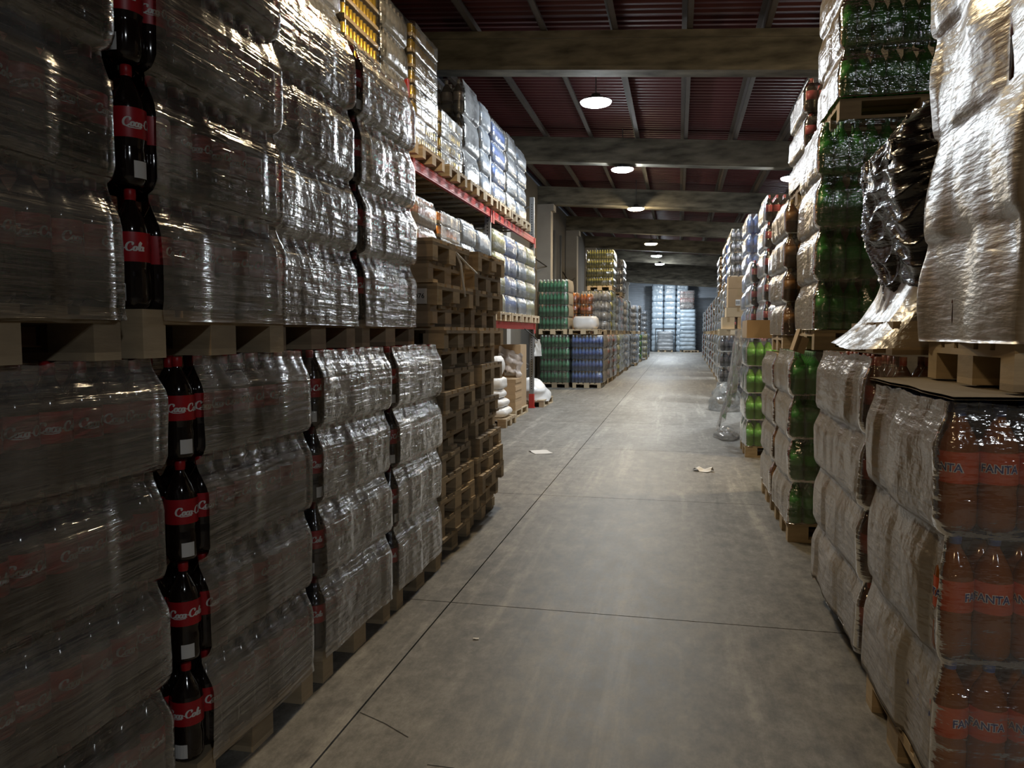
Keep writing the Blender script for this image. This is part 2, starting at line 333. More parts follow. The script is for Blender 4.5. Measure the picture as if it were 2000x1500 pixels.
# ------------------------------------------------------------------ lamps
q = MB(); q.lathe([(.004, .240, 0), (-.022, .225, 0), (-.042, .17, 0), (-.052, .09, 0), (-.055, 0, 0)], 28); LENS = q.mesh('lens')
q = MB(); q.lathe([(.004, .24, 0), (.010, .248, 0), (.022, .24, 0), (.035, .15, 0), (.045, .10, 0), (.05, 0, 0)], 28, 0)
for k in range(16):
    a = 2 * PI * k / 16; q.box((.11 * math.cos(a), .11 * math.sin(a), .05), (.10, .006, .03), 0, Matrix.Rotation(a, 3, 'Z'))
HSG = q.mesh('housing', [solid('lamp_housing', (.06, .06, .065), .5)])
q = MB(); q.lathe([(.05, .07, 0), (.12, .07, 0), (.13, .05, 0), (.13, 0, 0)], 18, 0); DRV = q.mesh('driver', [DARK])
emi = {}
for i, (x, y, z, st, c, w) in enumerate(LAMPS):
    lab = {'side': 'round high-bay lamp of the next row, glowing above the right-hand stacks'}.get(w, 'round high-bay lamp under the roof, %s lit one counted from the camera' % w)
    if w is None: lab = 'round high-bay lamp outside or hidden from this view, at roof bay %s' % ORD[i]
    t = thing('high_bay_lamp', lab, 'lamp', (x, y, z), 0, 'high-bay lamps under the roof')
    if (st, c) not in emi:
        m, nt, out = _mat('lamp_light'); e = N(nt, 'ShaderNodeEmission'); e.inputs[0].default_value = rgba(c); e.inputs[1].default_value = st; nt.links.new(e.outputs[0], out.inputs[0]); emi[(st, c)] = m
    me = LENS.copy(); me.materials.append(emi[(st, c)])
    obj('lens', me, t); obj('housing', HSG, t); obj('driver', DRV, t)
    q = MB(); q.tube([(0, 0, .13), (0, 0, zb(x) + .775 - z)], .008, 6); obj('hanger', q.mesh('hanger', [GREYST]), t)

# ------------------------------------------------------------------ pallets (1.2 x 0.8 x 0.144, long side on local x)
def boxmesh(name, d, mat):
    q = MB(); q.box((0, 0, 0), d); return q.mesh(name, [mat])
def pallet_parts(wood):
    P = []
    bm_ = {w: boxmesh('bottom_board', (1.2, w, .022), wood) for w in (.1, .145)}
    for y, w in ((-.35, .1), (0, .145), (.35, .1)): P.append(('bottom_board', bm_[w], (0, y, .011)))
    bl = {w: boxmesh('block', (.145, w, .078), wood) for w in (.1, .145)}
    for x in (-.5275, 0, .5275):
        for y, w in ((-.35, .1), (0, .145), (.35, .1)): P.append(('block', bl[w], (x, y, .061)))
    sm = boxmesh('stringer_board', (.145, .8, .022), wood)
    for x in (-.5275, 0, .5275): P.append(('stringer_board', sm, (x, 0, .111)))
    dm = {w: boxmesh('deck_board', (1.2, w, .022), wood) for w in (.1, .145)}
    for y, w in ((-.3275, .145), (-.165, .1), (0, .145), (.165, .1), (.3275, .145)): P.append(('deck_board', dm[w], (0, y, .133)))
    return P
PAL = {0: pallet_parts(WOOD), 1: pallet_parts(WOODP)}
def joined(P, wood):
    q = MB()
    for n, me, l in P: q.add([Vector(v.co) + Vector(l) for v in me.vertices], [tuple(p.vertices) for p in me.polygons])
    return q.mesh('wooden_pallet', [wood])
PALJ = {0: joined(PAL[0], WOOD), 1: joined(PAL[1], WOODP)}
def pallet(label, x, y, z, rz=0, far=False, pale=0, group='wooden pallets under loads'):
    if far: return tag(obj('wooden_pallet', PALJ[pale], None, (x, y, z), (0, 0, rz)), label, 'pallet', group)
    t = thing('wooden_pallet', label, 'pallet', (x, y, z), rz, group)
    for n, me, l in PAL[pale]: obj(n, me, t, l)
    return t

# ------------------------------------------------------------------ bottles
BP = [(0, .62), (.015, .80), (.045, .94), (.085, 1), (.27, 1), (.30, .955), (.34, .955), (.37, 1), (.63, 1), (.69, .94), (.76, .76), (.83, .50), (.885, .30), (.915, .27)]
CP = [(.905, .31), (.925, .31), (.930, .33), (.995, .32), (1.0, .29), (1.0, 0)]
_bc = {}
def bottle_near(r, h):
    k = ('n', r, h)
    if k not in _bc:
        q = MB(); q.lathe([(z * h, a * r, 0) for z, a in BP], 18); me = q.mesh('bottle', [None]); _bc[k] = me
    return _bc[k]
def cap_mesh(r, h):
    k = ('c', r, h)
    if k not in _bc: q = MB(); q.lathe([(z * h, a * r, 0) for z, a in CP], 14); _bc[k] = q.mesh('cap', [None])
    return _bc[k]
def script_strokes():
    """hand-drawn flowing lettering for the red labels: list of (points) in a box about 4.4 wide, 1 high"""
    def arc(cx, cy_, rx, ry, a0, a1, n=10): return [(cx + rx * math.cos(math.radians(a0 + (a1 - a0) * k / n)), cy_ + ry * math.sin(math.radians(a0 + (a1 - a0) * k / n))) for k in range(n + 1)]
    def bigC(x): return [arc(x + .42, .5, .42, .52, 50, 320, 14), arc(x + .52, .82, .16, .17, -60, 130, 6)]
    def o(x): return [arc(x + .2, .24, .19, .25, 90, 450, 12), [(x + .2, .49), (x + .36, .44), (x + .46, .36)]]
    def c(x): return [arc(x + .2, .24, .19, .25, 50, 320, 9)]
    def a(x): return [arc(x + .2, .24, .19, .25, 60, 420, 12), [(x + .4, .5), (x + .38, .15), (x + .46, 0), (x + .56, .1)]]
    def l(x): return [[(x, .1), (x + .16, .5), (x + .26, .95), (x + .18, 1.05), (x + .1, .8), (x + .1, .2), (x + .18, 0), (x + .3, .1)]]
    S_ = bigC(0) + o(.85) + c(1.33) + a(1.72) + [[(2.32, .30), (2.55, .33)]] + bigC(2.6) + o(3.45) + l(3.95) + a(4.18)
    S_ += [[(.35, -.02), (.8, -.16), (1.5, -.2), (2.2, -.12)]]
    return S_
SCRIPT = script_strokes()
def label_mesh(r, h, kind):
    k = ('l', r, h, kind)
    if k in _bc: return _bc[k]
    q = MB(); z0, z1 = .385 * h, .63 * h; R = r * 1.012
    q.lathe([(z0, R, 0), (z0 + .002, R * 1.004, 0), (z1 - .002, R * 1.004, 0), (z1, R, 0)], 18)
    R2 = R * 1.015
    def P(u, v): return (R2 * math.cos(u / R2), R2 * math.sin(u / R2), v)    # text centred on local +x
    if kind == 'cola':
        sc = .024; W_ = 4.75 * sc
        for rot0 in (0, PI):
            for st in SCRIPT:
                pts = [((x + .22 * y) * sc - W_ / 2 + rot0 * R2, .475 * h + y * sc) for x, y in st]
                L_, R_ = [], []
                for i, p in enumerate(pts):
                    a = pts[max(i - 1, 0)]; c = pts[min(i + 1, len(pts) - 1)]; d = Vector((c[0] - a[0], c[1] - a[1])).normalized()
                    w = .0011 + .0022 * abs(d.y); L_.append(P(p[0] - d.y * w, p[1] + d.x * w)); R_.append(P(p[0] + d.y * w, p[1] - d.x * w))
                n = len(pts); q.add(L_ + R_, [(i, i + 1, n + i + 1, n + i) for i in range(n - 1)], 1)
    if kind == 'orange':
        for rot0 in (0, PI):      # green leaf patch, blue letters on white
            base = len(TXT[0])
            for vs, fs, mi, off in TXT: q.add([Vector(P(x + rot0 * R2, .505 * h + y)) * (1 + off) if False else P2(R2 + off, x + rot0 * R2, .505 * h + y) for x, y in vs], fs, mi)
    _bc[k] = q.mesh('label', [None, None, None]); return _bc[k]
def P2(R, u, v): return (R * math.cos(u / R), R * math.sin(u / R), v)
def text_faces(s, size, ext):
    cu = D_.curves.new('t', 'FONT'); cu.body = s; cu.size = size; cu.align_x = 'CENTER'; cu.align_y = 'CENTER'; cu.offset = ext; cu.resolution_u = 2
    o = D_.objects.new('t', cu); COL.objects.link(o); dg = bpy.context.evaluated_depsgraph_get(); me = D_.meshes.new_from_object(o.evaluated_get(dg))
    r = ([(v.co.x, v.co.y) for v in me.vertices], [tuple(p.vertices) for p in me.polygons]); D_.objects.remove(o); D_.curves.remove(cu); D_.meshes.remove(me); return r
_v, _f = text_faces('FANTA', .034, .0005)
_w, _g = text_faces('FANTA', .034, .0028)
TXT = [(_w, _g, 1, .0006), (_v, _f, 2, .0014)]
def bottle_mid(r, h, seg=10):
    """one mesh: drink, label band, cap"""
    k = ('m', r, h, seg)
    if k not in _bc:
        q = MB(); prof = [(0, .7, 0), (.03, 1, 0), (.36, 1, 0), (.36, 1.02, 1), (.62, 1.02, 1), (.62, 1, 1), (.70, .92, 0), (.79, .62, 0), (.88, .30, 0), (.90, .32, 2), (1.0, .32, 2), (1.0, 0, 2)]
        q.lathe([(z * h, a * r, mi) for z, a, mi in prof], seg); _bc[k] = q.mesh('bottle', [None, None, None])
    return _bc[k]
def layer_mesh(D, L, s, p, h, seg=6, rows=2):
    k = ('ly', D, L, s, p, h, seg, rows)
    if k not in _bc:
        q = MB(); r = p * .485; nx, ny = max(2, round(D / p)), max(2, round(L / p)); dx, dy = D / nx, L / ny
        prof = [(0, .8, 0), (.03, 1, 0), (.36, 1, 0), (.36, 1.02, 1), (.62, 1.02, 1), (.70, .92, 0), (.80, .6, 0), (.88, .31, 0), (.89, .33, 2), (1.0, .33, 2), (1.0, 0, 2)]
        for i in range(nx):
            for j in range(ny):
                if i < rows or j < rows: q.lathe([(z * h, a * r, mi) for z, a, mi in prof], seg, at=(s * (D / 2 - dx * (i + .5)), -L / 2 + dy * (j + .5), 0))
        _bc[k] = q.mesh('bottle_layer', [None, None, None])
    return _bc[k]

# ------------------------------------------------------------------ stretch film, drawn in between the layers
def sstep(a, b_, x): t = min(1, max(0, (x - a) / (b_ - a))); return t * t * (3 - 2 * t)
_fc = {}
def film_mesh(D, L, s, layers, lh, p, pinch=.036, spp=4, opened=0, skirt=.04, seed=0, flat=False, hem=0., amp=.008, rib=.006, topo=0.0, fold=0.0):
    key = (D, L, s, layers, lh, p, pinch, spp, opened, skirt, seed, flat, hem, amp, rib, topo, fold)
    if key in _fc: return _fc[key]
    o = .016; hx, hy, r = D / 2 + o, L / 2 + o, (.05 if spp > 2 else .085)
    pts = []
    def seg_(a, c, nrm, n, ph0, ph1, mi):
        for i in range(n + 1): t = i / n; pts.append((a[0] + (c[0] - a[0]) * t, a[1] + (c[1] - a[1]) * t, nrm[0], nrm[1], ph0 + (ph1 - ph0) * t, mi))
    def corner(cx, cy_, a0, a1, mi):
        for i in range(1, 4): a = a0 + (a1 - a0) * i / 4; pts.append((cx + r * math.cos(a), cy_ + r * math.sin(a), math.cos(a), math.sin(a), 0, mi))
    nL, nD = max(2, round(L / p)), max(2, round(D / p))
    y0 = -hy + r + opened
    seg_((s * hx, y0), (s * hx, hy - r), (s, 0), max(2, int(nL * spp * (hy - r - y0) / (2 * hy - 2 * r))), opened / p, nL, 0)
    A = 0 if s > 0 else PI
    corner(s * (hx - r), hy - r, A, PI / 2, 0)
    seg_((s * (hx - r), hy), (-s * (hx - r), hy), (0, 1), max(2, nD * spp // 3), 0, nD, 0)
    if not opened:
        corner(-s * (hx - r), hy - r, PI / 2, PI - A, 0) if s > 0 else corner(-s * (hx - r), hy - r, PI / 2, 0, 0)
        seg_((-s * hx, hy - r), (-s * hx, -hy + r), (-s, 0), max(2, nL * spp // 3), 0, nL, 0)
        corner(-s * (hx - r), -hy + r, PI if s > 0 else 0, 1.5 * PI if s > 0 else -PI / 2, 1)
        seg_((-s * (hx - r), -hy), (s * (hx - r), -hy), (0, -1), nD * spp, 0, nD, 1)
        corner(s * (hx - r), -hy + r, -PI / 2 if s > 0 else 1.5 * PI, A if s > 0 else PI, 1)
    U = [0, .035, .1, .2, .36, .5, .63, .70, .77, .84, .91, .965] if spp > 2 else [0, .06, .3, .63, .76, .90, .97]
    rows = [(-skirt, -1, 0)]
    for k in range(layers):
        for u in U: rows.append(((k + u) * lh, k, u))
    rows.append((layers * lh + topo, layers - 1, .99))
    rnd = random.Random(seed * 13 + 5)
    fac = [[rnd.uniform(-1, 1) for _ in range(64)] for _ in range(layers + 1)]
    q = MB(); n = len(pts); tv = []
    for z, k, u in rows:
        for (x, y, nx, ny, ph, mi) in pts:
            if k < 0: pr = 0
            else: pr = -(sstep(.62, .97, u)) - (1 - sstep(0, .07, u)) * (.42 if k > 0 else .1)
            if flat: pr = -(1 - sstep(0, .06, u)) * .35 - sstep(.94, 1, u) * .35
            off = pinch * pr
            cell = int(ph / 2 + seed % 2 * .5) % 64; fr = ph - int(ph); f2 = (ph / 2 + seed % 2 * .5) % 1
            a = fac[max(k, 0)]
            f = a[cell] * (1 - sstep(.86, 1, f2)) + a[(cell + 1) % 64] * sstep(.86, 1, f2)
            off += amp * f * (1 + pr * .7) - .004 * math.sin(PI * fr) ** 2 * 0
            off -= rib * (-pr if not flat else 0) * math.sin(PI * fr) ** 2
            off += (.010 * noise.noise((x * 2.5 + seed, y * 2.5, z * 2.2)) + .004 * noise.noise((x * 9, y * 9 + seed, z * 9))) * (1 + .8 * pr)
            off = max(off, -.040)
            if fold: off += fold * noise.noise(((x + y) * 3.2 + seed, z * 3.5 - (x + y) * 2.5, seed * .7))
            zz = z
            if k < 0 and hem: zz = z + hem * (.5 + .5 * (y / hy))
            if u == .99: zz += .012 * noise.noise((x * 14, y * 14, seed))
            q.v.append((x + nx * off, y + ny * off, zz))
            band = ((z * 1.1 + ph * p * .22 + seed * .17) / .42) % 1
            tv.append(.68 * (.5 + .5 * a[(cell * 7 + 3) % 64]) + .32 * (band > .5))
    closed = not opened
    for j in range(len(rows) - 1):
        for i in range(n if closed else n - 1):
            i2 = (i + 1) % n
            q.f.append((j * n + i, j * n + i2, (j + 1) * n + i2, (j + 1) * n + i)); q.mi.append(pts[i][5]); q.sm.append(True)
    me = q.mesh('stretch_film', [None, None]); me.attributes.new('turns', 'FLOAT', 'POINT').data.foreach_set('value', tv); _fc[key] = me; return me

def load(label, short, X, side, y0, L, z0, layers, lh, kind, films, D=1.2, p=.1, detail=0, name='wrapped_bottle_load', group=None, pal=True, opened=0, pale=0, nearcols=3,
         pinch=.036, seed=None, hem=0, rib=.006, amp=.008, palrot=None, turn=None, topo=.0, skirt=None, fold=0.0):
    if skirt is None: skirt = .035 if detail > 1 else -.004
    """a stretch-wrapped load. X: plane of the face to the aisle; side +1: that face looks to +X (left rows), -1: looks to -X (right rows); z0: underside of its pallet"""
    s = side; cx = X - s * (D / 2 + .015); cyy = y0 + L / 2; zz = z0
    seed = seed if seed is not None else int(abs(X * 100 + y0 * 37 + z0 * 11)) % 97
    if pal:
        pl = palrot if palrot is not None else (0 if L < 1.0 else PI / 2)
        pallet('%s wooden pallet under the %s' % ('pale' if pale else 'brown', short), cx, cyy, z0, pl, far=(y0 > 13), pale=pale); zz = z0 + .1445
    t = thing(name, label, 'pallet load', (cx, cyy, zz), 0, group)
    far = detail == 0
    fm = film_mesh(D, L, s, layers, lh, p, pinch, 4 if detail > 1 else (3 if detail == 1 else 1), opened, skirt, seed if not far else seed % 3, False, hem, amp, rib, topo, fold)
    obj('stretch_film', fm, t, mats=[FILM[films[0]], FILM[films[1]]])  # near face less hazy than aisle face: light and view angle set through opacity
    r = round(p * .485, 4); h = round(lh * .985, 4); nx, ny = max(2, round(D / p)), max(2, round(L / p)); dx, dy = D / nx, L / ny
    liq, lab, cap = M[kind]
    for k in range(layers):
        z = k * lh + .002
        if detail == 0:
            stuff(obj('bottle_layer', layer_mesh(D, L, s, p, h), t, (0, 0, z), mats=M[kind])); continue
        for i in range(nx):
            for j in range(ny):
                if not (i == 0 or (j == 0 and i < nearcols)): continue
                loc = (s * (D / 2 - dx * (i + .5)), -L / 2 + dy * (j + .5), z)
                if detail == 1:
                    obj('bottle', bottle_mid(r, h), t, loc, (0, 0, random.random()), mats=M[kind])
                else:
                    base = (0 if s > 0 else PI) if not (s < 0 and j == 0 and i > 0) else -PI / 2
                    if s > 0 and j == 0: base = -.75
                    bt = obj('bottle', bottle_near(r, h), t, loc, (0, 0, base + random.uniform(-.8, .8)), mats=[liq])
                    obj('label', label_mesh(r, h, kind), bt, mats=[lab, WHITE, BLUEP]); obj('cap', cap_mesh(r, h), bt, mats=[cap])
                    if j == 0 and i == 0 and s > 0: obj('sticker', STICK(r, h), bt, rot=(0, 0, -random.uniform(.0, .4)))
        stuff(obj('inner_bottles', inner_mesh(D, L, s, p, h, nearcols), t, (0, 0, z), mats=M[kind]))
    return t
BLUEP = solid('blue_print', (.02, .04, .22), .4)
def STICK(r, h):
    k = ('s', r, h)
    if k not in _bc:
        q = MB(); R = r * 1.02; vs = []
        for a in range(5): u = (a - 2) * .2; vs += [(R * math.cos(u), R * math.sin(u), .06 * h), (R * math.cos(u), R * math.sin(u), .20 * h)]
        q.add(vs, [(2 * i, 2 * i + 2, 2 * i + 3, 2 * i + 1) for i in range(4)]); _bc[k] = q.mesh('sticker', [WHITE])
    return _bc[k]
def inner_mesh(D, L, s, p, h, nearcols):
    k = ('in', D, L, s, p, h, nearcols)
    if k not in _bc:
        q = MB(); r = p * .485; nx, ny = max(2, round(D / p)), max(2, round(L / p)); dx, dy = D / nx, L / ny
        prof = [(0, .8, 0), (.03, 1, 0), (.36, 1, 0), (.36, 1.02, 1), (.62, 1.02, 1), (.70, .92, 0), (.80, .6, 0), (.88, .31, 0), (.89, .33, 2), (1.0, .33, 2), (1.0, 0, 2)]
        for i in range(nx):
            for j in range(ny):
                if (i == 0 or (j == 0 and i < nearcols)): continue
                if i == 1 or j == 1 or j == 0: q.lathe([(z * h, a * r, mi) for z, a, mi in prof], 7, at=(s * (D / 2 - dx * (i + .5)), -L / 2 + dy * (j + .5), 0))
        _bc[k] = q.mesh('inner_bottles', [None, None, None])
    return _bc[k]

# ------------------------------------------------------------------ LEFT: cola loads, two high
GL = 'cola loads on the left of the aisle'
load('grey-filmed cola pallet load, bottom left corner of the photo, nearest floor load', 'nearest floor load of cola on the left', -1.50, 1, 1.16, .84, 0, 4, .333, 'cola', ('grey2', 'clear'), p=.105, detail=2, opened=0, group=GL)
load('cola load on the floor whose unwrapped corner bottles show red labels, second from camera', 'second floor load of cola on the left', -1.50, 1, 2.09, .84, 0, 4, .333, 'cola', ('grey2', 'clear'), p=.105, detail=2, opened=.058, group=GL)
load('silvery wrapped cola load on the floor, third from camera in the left row', 'third floor load of cola on the left', -1.50, 1, 2.985, .84, 0, 4, .333, 'cola', ('silver', 'clear'), p=.105, detail=2, opened=0, group=GL)
load('silvery wrapped cola load on the floor, right beside the stacks of empty pallets', 'last floor load of cola on the left', -1.50, 1, 3.885, .84, 0, 4, .333, 'cola', ('steep', 'clear'), p=.105, detail=2, opened=0, group=GL)
load('dark cola load in the second tier, at the upper left edge of the photo', 'upper cola load at the left photo edge', -1.50, 1, 1.01, .84, 1.475, 4, .352, 'cola', ('grey', 'clear'), p=.105, detail=2, opened=0, group=GL)
load('dark cola load in the second tier, with a bare column of red labelled bottles', 'upper cola load with the bare bottle column', -1.50, 1, 1.90, .84, 1.475, 4, .352, 'cola', ('grey', 'clear'), p=.105, detail=2, opened=.058, group=GL)
load('grey glossy cola load in the second tier, third from camera, set back a little', 'third upper load of cola on the left', -1.60, 1, 2.80, .84, 1.475, 4, .352, 'cola', ('silver', 'clear'), p=.105, detail=2, opened=0, group=GL)
load('grey glossy cola load in the second tier, last before the empty pallets', 'last upper load of cola on the left', -1.60, 1, 3.69, .84, 1.475, 4, .352, 'cola', ('silver', 'clear'), p=.105, detail=2, opened=0, group=GL)

# empty pallets in two stacks
rnd = random.Random(3)
def pstack(yc, n, who, ztop_shift):
    for k in range(n):
        dx = rnd.uniform(-.06, .04); dy = rnd.uniform(-.02, .02); rz = rnd.uniform(-.035, .035)
        if k >= n - 4: dx += ztop_shift
        pos = 'lowest' if k == 0 else ('topmost' if k == n - 1 else ORD[k] + ' from the floor')
        t = pallet('worn empty wooden pallet, %s in the %s stack of empties' % (pos, who), -1.52 - .6 + dx, yc + dy, k * .1446, rz, pale=0, group='empty pallets in two stacks')
        for ch in t.children:
            if rnd.random() < .12: ch.location.x += rnd.uniform(-.03, .03)
            if rnd.random() < .04 and ch.name.startswith('deck'): ch.rotation_euler.z = rnd.uniform(-.06, .06)
pstack(5.175, 15, 'nearer', -.03)
pstack(6.06, 15, 'farther', .0)
q = MB(); q.box((0, 0, 0), (.10, .002, .10), 0)
vs, fs = text_faces('076', .045, .0006); q.add([(x, -.0016, y) for x, y in vs], fs, 1)
tag(obj('paper_tag', q.mesh('paper_tag', [WHITE, BLACKP]), None, (-1.66, 4.748, 1.79), (0, 0, 0)), 'white numbered paper tag on the nearer stack of empty pallets', 'tag')
q = MB(); q.tube([(-1.50, 5.05, 2.10), (-1.47, 5.06, 2.02), (-1.46, 5.08, 1.9), (-1.45, 5.1, 1.8)], .008, 5); q.tube([(-1.50, 5.05, 2.10), (-1.49, 5.3, 2.04), (-1.50, 5.6, 2.0)], .007, 5)
tag(obj('strap', q.mesh('strap', [WHITE])), 'pale torn strap hanging down the nearer stack of empty pallets', 'strap')

# ------------------------------------------------------------------ RACK on the left
RX0, RX1 = -2.90, -3.95
rk = thing('pallet_rack', 'red beamed steel pallet rack along the left wall, two levels of loads', 'rack', (RX0, 8.0, 0))
def rel(x, y, z): return (x - RX0, y - 8.0, z)
RY = [.6, 4.3, 7.97, 11.67, 15.35]
for y in RY:
    red = REDST if y < 9 else GREYST
    for x in (RX0 - .05, RX1):
        q = MB(); q.box((0, 0, 2.15), (.09, .012, 4.3)); q.box((-.04, .03, 2.15), (.012, .06, 4.3)); q.box((.04, .03, 2.15), (.012, .06, 4.3))
        for z in range(8, 84): q.box((0, -.007, z * .05), (.02, .004, .02), 1)
        up = obj('upright', q.mesh('upright', [red, DARK]), rk, rel(x, y, 0))
        q = MB(); q.box((0, .02, .006), (.14, .12, .012)); q.box((0, .02, .15), (.105, .08, .28)); obj('foot_guard', q.mesh('foot_guard', [REDST]), up)
    q = MB(); zs = [.3 + .55 * k for k in range(8)]
    for a, c in zip(zs[:-1], zs[1:]):
        i = zs.index(a); xa, xb = (RX0 - .05, RX1) if i % 2 else (RX1, RX0 - .05); q.tube([rel(xa, y + .03, a), rel(xb, y + .03, c)], .014, 5)
    obj('brace', q.mesh('brace', [GREYST]), rk)
for a, c in zip(RY[:-1], RY[1:]):
    for z in (1.68, 3.41):
        for x in (RX0, RX1 - .02):
            q = MB(); ln = c - a - .1; q.box((0, 0, 0), (.045, ln, .12)); q.box((.0235, 0, .03), (.004, ln, .022)); q.box((.0235, 0, -.03), (.004, ln, .022))
            for e in (-1, 1): q.box((.03, e * (ln / 2 - .02), -.045), (.012, .08, .2))
            obj('beam', q.mesh('beam', [REDST]), rk, rel(x, (a + c) / 2, z))
# can loads
def can_layer(D, L, s, n_al, h, r, rows=2):
    k = ('can', D, L, s, h, r)
    if k not in _bc:
        q = MB(); nx, ny = int(D / (2 * r)), int(L / (2 * r)); dx, dy = D / nx, L / ny
        for i in range(nx):
            for j in range(ny):
                if i < rows or j < rows: q.lathe([(0, .8 * r, 1), (.008, .98 * r, 1), (.012, .98 * r, 0), (h - .014, .98 * r, 0), (h - .004, .82 * r, 1), (h - .004, 0, 1)], 8, at=(s * (D / 2 - dx * (i + .5)), -L / 2 + dy * (j + .5), 0))
        _bc[k] = q.mesh('can_layer', [None, None])
    return _bc[k]
def tray_mesh(D, L, h):
    k = ('tray', D, L, h)
    if k not in _bc:
        q = MB(); q.box((0, 0, .003), (D + .012, L + .012, .004))
        for (c, d) in (((D / 2 + .004, 0, h / 2), (.004, L + .012, h)), ((-D / 2 - .004, 0, h / 2), (.004, L + .012, h)), ((0, L / 2 + .004, h / 2), (D + .012, .004, h)), ((0, -L / 2 - .004, h / 2), (D + .012, .004, h))): q.box(c, d)
        _bc[k] = q.mesh('tray', [None])
    return _bc[k]
def can_load(label, short, X, y0, L, z0, layers, lh, can, films, group, D=1.0, tagged=False):
    s = 1; cx = X - s * (D / 2 + .015); cyy = y0 + L / 2
    pallet('brown wooden pallet under the %s' % short, cx, cyy, z0, PI / 2 if L > 1 else 0, far=False); zz = z0 + .1445
    t = thing('wrapped_can_load', label, 'pallet load', (cx, cyy, zz), 0, group)
    obj('stretch_film', film_mesh(D, L, 1, layers, lh, .1, .02, 3, 0, -.004, layers, True), t, mats=[FILM[films[0]], FILM[films[1]]])
    for k in range(layers):
        obj('tray', tray_mesh(D - .01, L - .01, .045), t, (0, 0, k * lh + .002), mats=[CARDL])
        stuff(obj('can_layer', can_layer(D - .02, L - .02, 1, 0, lh - .012, .036), t, (0, 0, k * lh + .007), mats=[can, GOLDL]))
    if tagged:
        q = MB(); q.box((D / 2 + .03, -.2, .25), (.002, .14, .24), 0)
        for i in range(6): q.box((D / 2 + .0315, -.2, .18 + i * .03), (.001, .1, .006), 1)
        obj('tag', q.mesh('tag', [CARDL, BLACKP]), t)
ZB, ZT = 1.745, 3.475
GR = 'loads on the upper rack level'; GR2 = 'loads on the lower rack level'
XRK = -2.86
load('cloudy wrapped bottle load on the upper rack level, behind the cola loads, at photo top', 'cloudy load behind the cola, rack top', XRK, 1, 5.42, .82, ZT, 4, .33, 'clearb', ('silver', 'clear'), D=1.0, detail=0, group=GR)
can_load('yellow can load with a paper tag, upper rack level, above the cola stacks', 'tagged yellow cans on the rack', XRK, 6.31, .80, ZT, 8, .165, GOLD, ('clear', 'clear'), GR, tagged=True)
load('clear bottle load in crinkled film on the rack, right of the tagged yellow cans', 'clear bottles right of the tagged cans', XRK, 1, 7.17, .73, ZT, 4, .32, 'clearb', ('haze', 'clear'), D=1.0, detail=0, group=GR)
can_load('tall yellow can load with nine trays, upper rack level, first past the upright', 'tall yellow cans on the rack', XRK, 8.06, .84, ZT, 8, .165, GOLD, ('haze', 'clear'), GR)
can_load('short yellow can load, half the height of its neighbours, upper rack level', 'short yellow cans on the rack', XRK, 9.00, .96, ZT, 4, .165, GOLD, ('white', 'clear'), GR)
load('large dark bottle load rising behind the short yellow cans, upper rack level', 'dark bottles behind the short cans', XRK, 1, 10.02, .86, ZT, 3, .45, 'darkb', ('white', 'clear'), D=1.0, p=.16, detail=0, group=GR)
load('bluish white bottle load between dark bottles and blue bottles, upper rack level', 'bluish white rack load', XRK, 1, 10.97, .58, ZT, 4, .33, 'water', ('white', 'haze'), D=1.0, detail=0, group=GR)
load('blue bottle load on the upper rack level', 'blue bottles on the rack top', XRK, 1, 11.76, .84, ZT, 4, .32, 'blue', ('haze', 'haze'), D=1.0, detail=0, group=GR)
load('grey bottle load next to last at the far end of the upper rack level', 'next to last upper rack load', XRK, 1, 12.66, .8, ZT, 4, .33, 'clearb', ('white', 'clear'), D=1.0, detail=0, group=GR)
load('whitish bottle load at the far end of the upper rack level', 'last upper rack load', XRK, 1, 13.52, .84, ZT, 4, .32, 'water', ('white', 'haze'), D=1.0, detail=0, group=GR, pale=1)
load('white wrapped load half hidden behind the cola, lower rack level', 'white load behind the cola, lower level', XRK, 1, 7.05, .8, ZB, 4, .32, 'water', ('white', 'haze'), D=1.0, detail=0, group=GR2)
load('pale brown bottle load beside the red upright, lower rack level', 'pale brown load by the red upright', XRK, 1, 8.09, .78, ZB, 4, .30, 'pink', ('haze', 'haze'), D=1.0, detail=0, group=GR2)
can_load('orange can load above the empty pallets, lower rack level', 'orange cans on the lower rack level', XRK, 8.95, .86, ZB, 7, .165, COPPER, ('white', 'clear'), GR2)
load('white bottle load right of the orange cans, lower rack level', 'white load right of the orange cans', XRK, 1, 9.90, .78, ZB, 4, .30, 'water', ('white', 'haze'), D=1.0, detail=0, group=GR2)
load('pale blue bottle load behind the farther empties, lower rack level', 'pale blue load behind the empties', XRK, 1, 10.78, .76, ZB, 4, .29, 'water', ('white', 'haze'), D=1.0, detail=0, group=GR2)
load('creamy yellow bottle load just right of the empty pallets, lower rack level', 'creamy load right of the empties', XRK, 1, 11.8, .8, ZB, 4, .33, 'lemon', ('haze', 'haze'), D=1.0, detail=0, group=GR2)
load('clear blue bottle load on the lower rack level', 'clear blue load, lower rack level', XRK, 1, 12.66, .84, ZB, 4, .33, 'blue', ('haze', 'haze'), D=1.0, detail=0, group=GR2)
load('whitish bottle load second from the far end, lower rack level', 'second last load, lower rack level', XRK, 1, 13.56, .84, ZB, 4, .33, 'water', ('haze', 'clear'), D=1.0, detail=0, group=GR2)
load('yellowish white bottle load at the far end of the lower rack level', 'last load, lower rack level', XRK, 1, 14.46, .84, ZB, 4, .33, 'lemon', ('haze', 'haze'), D=1.0, detail=0, group=GR2)

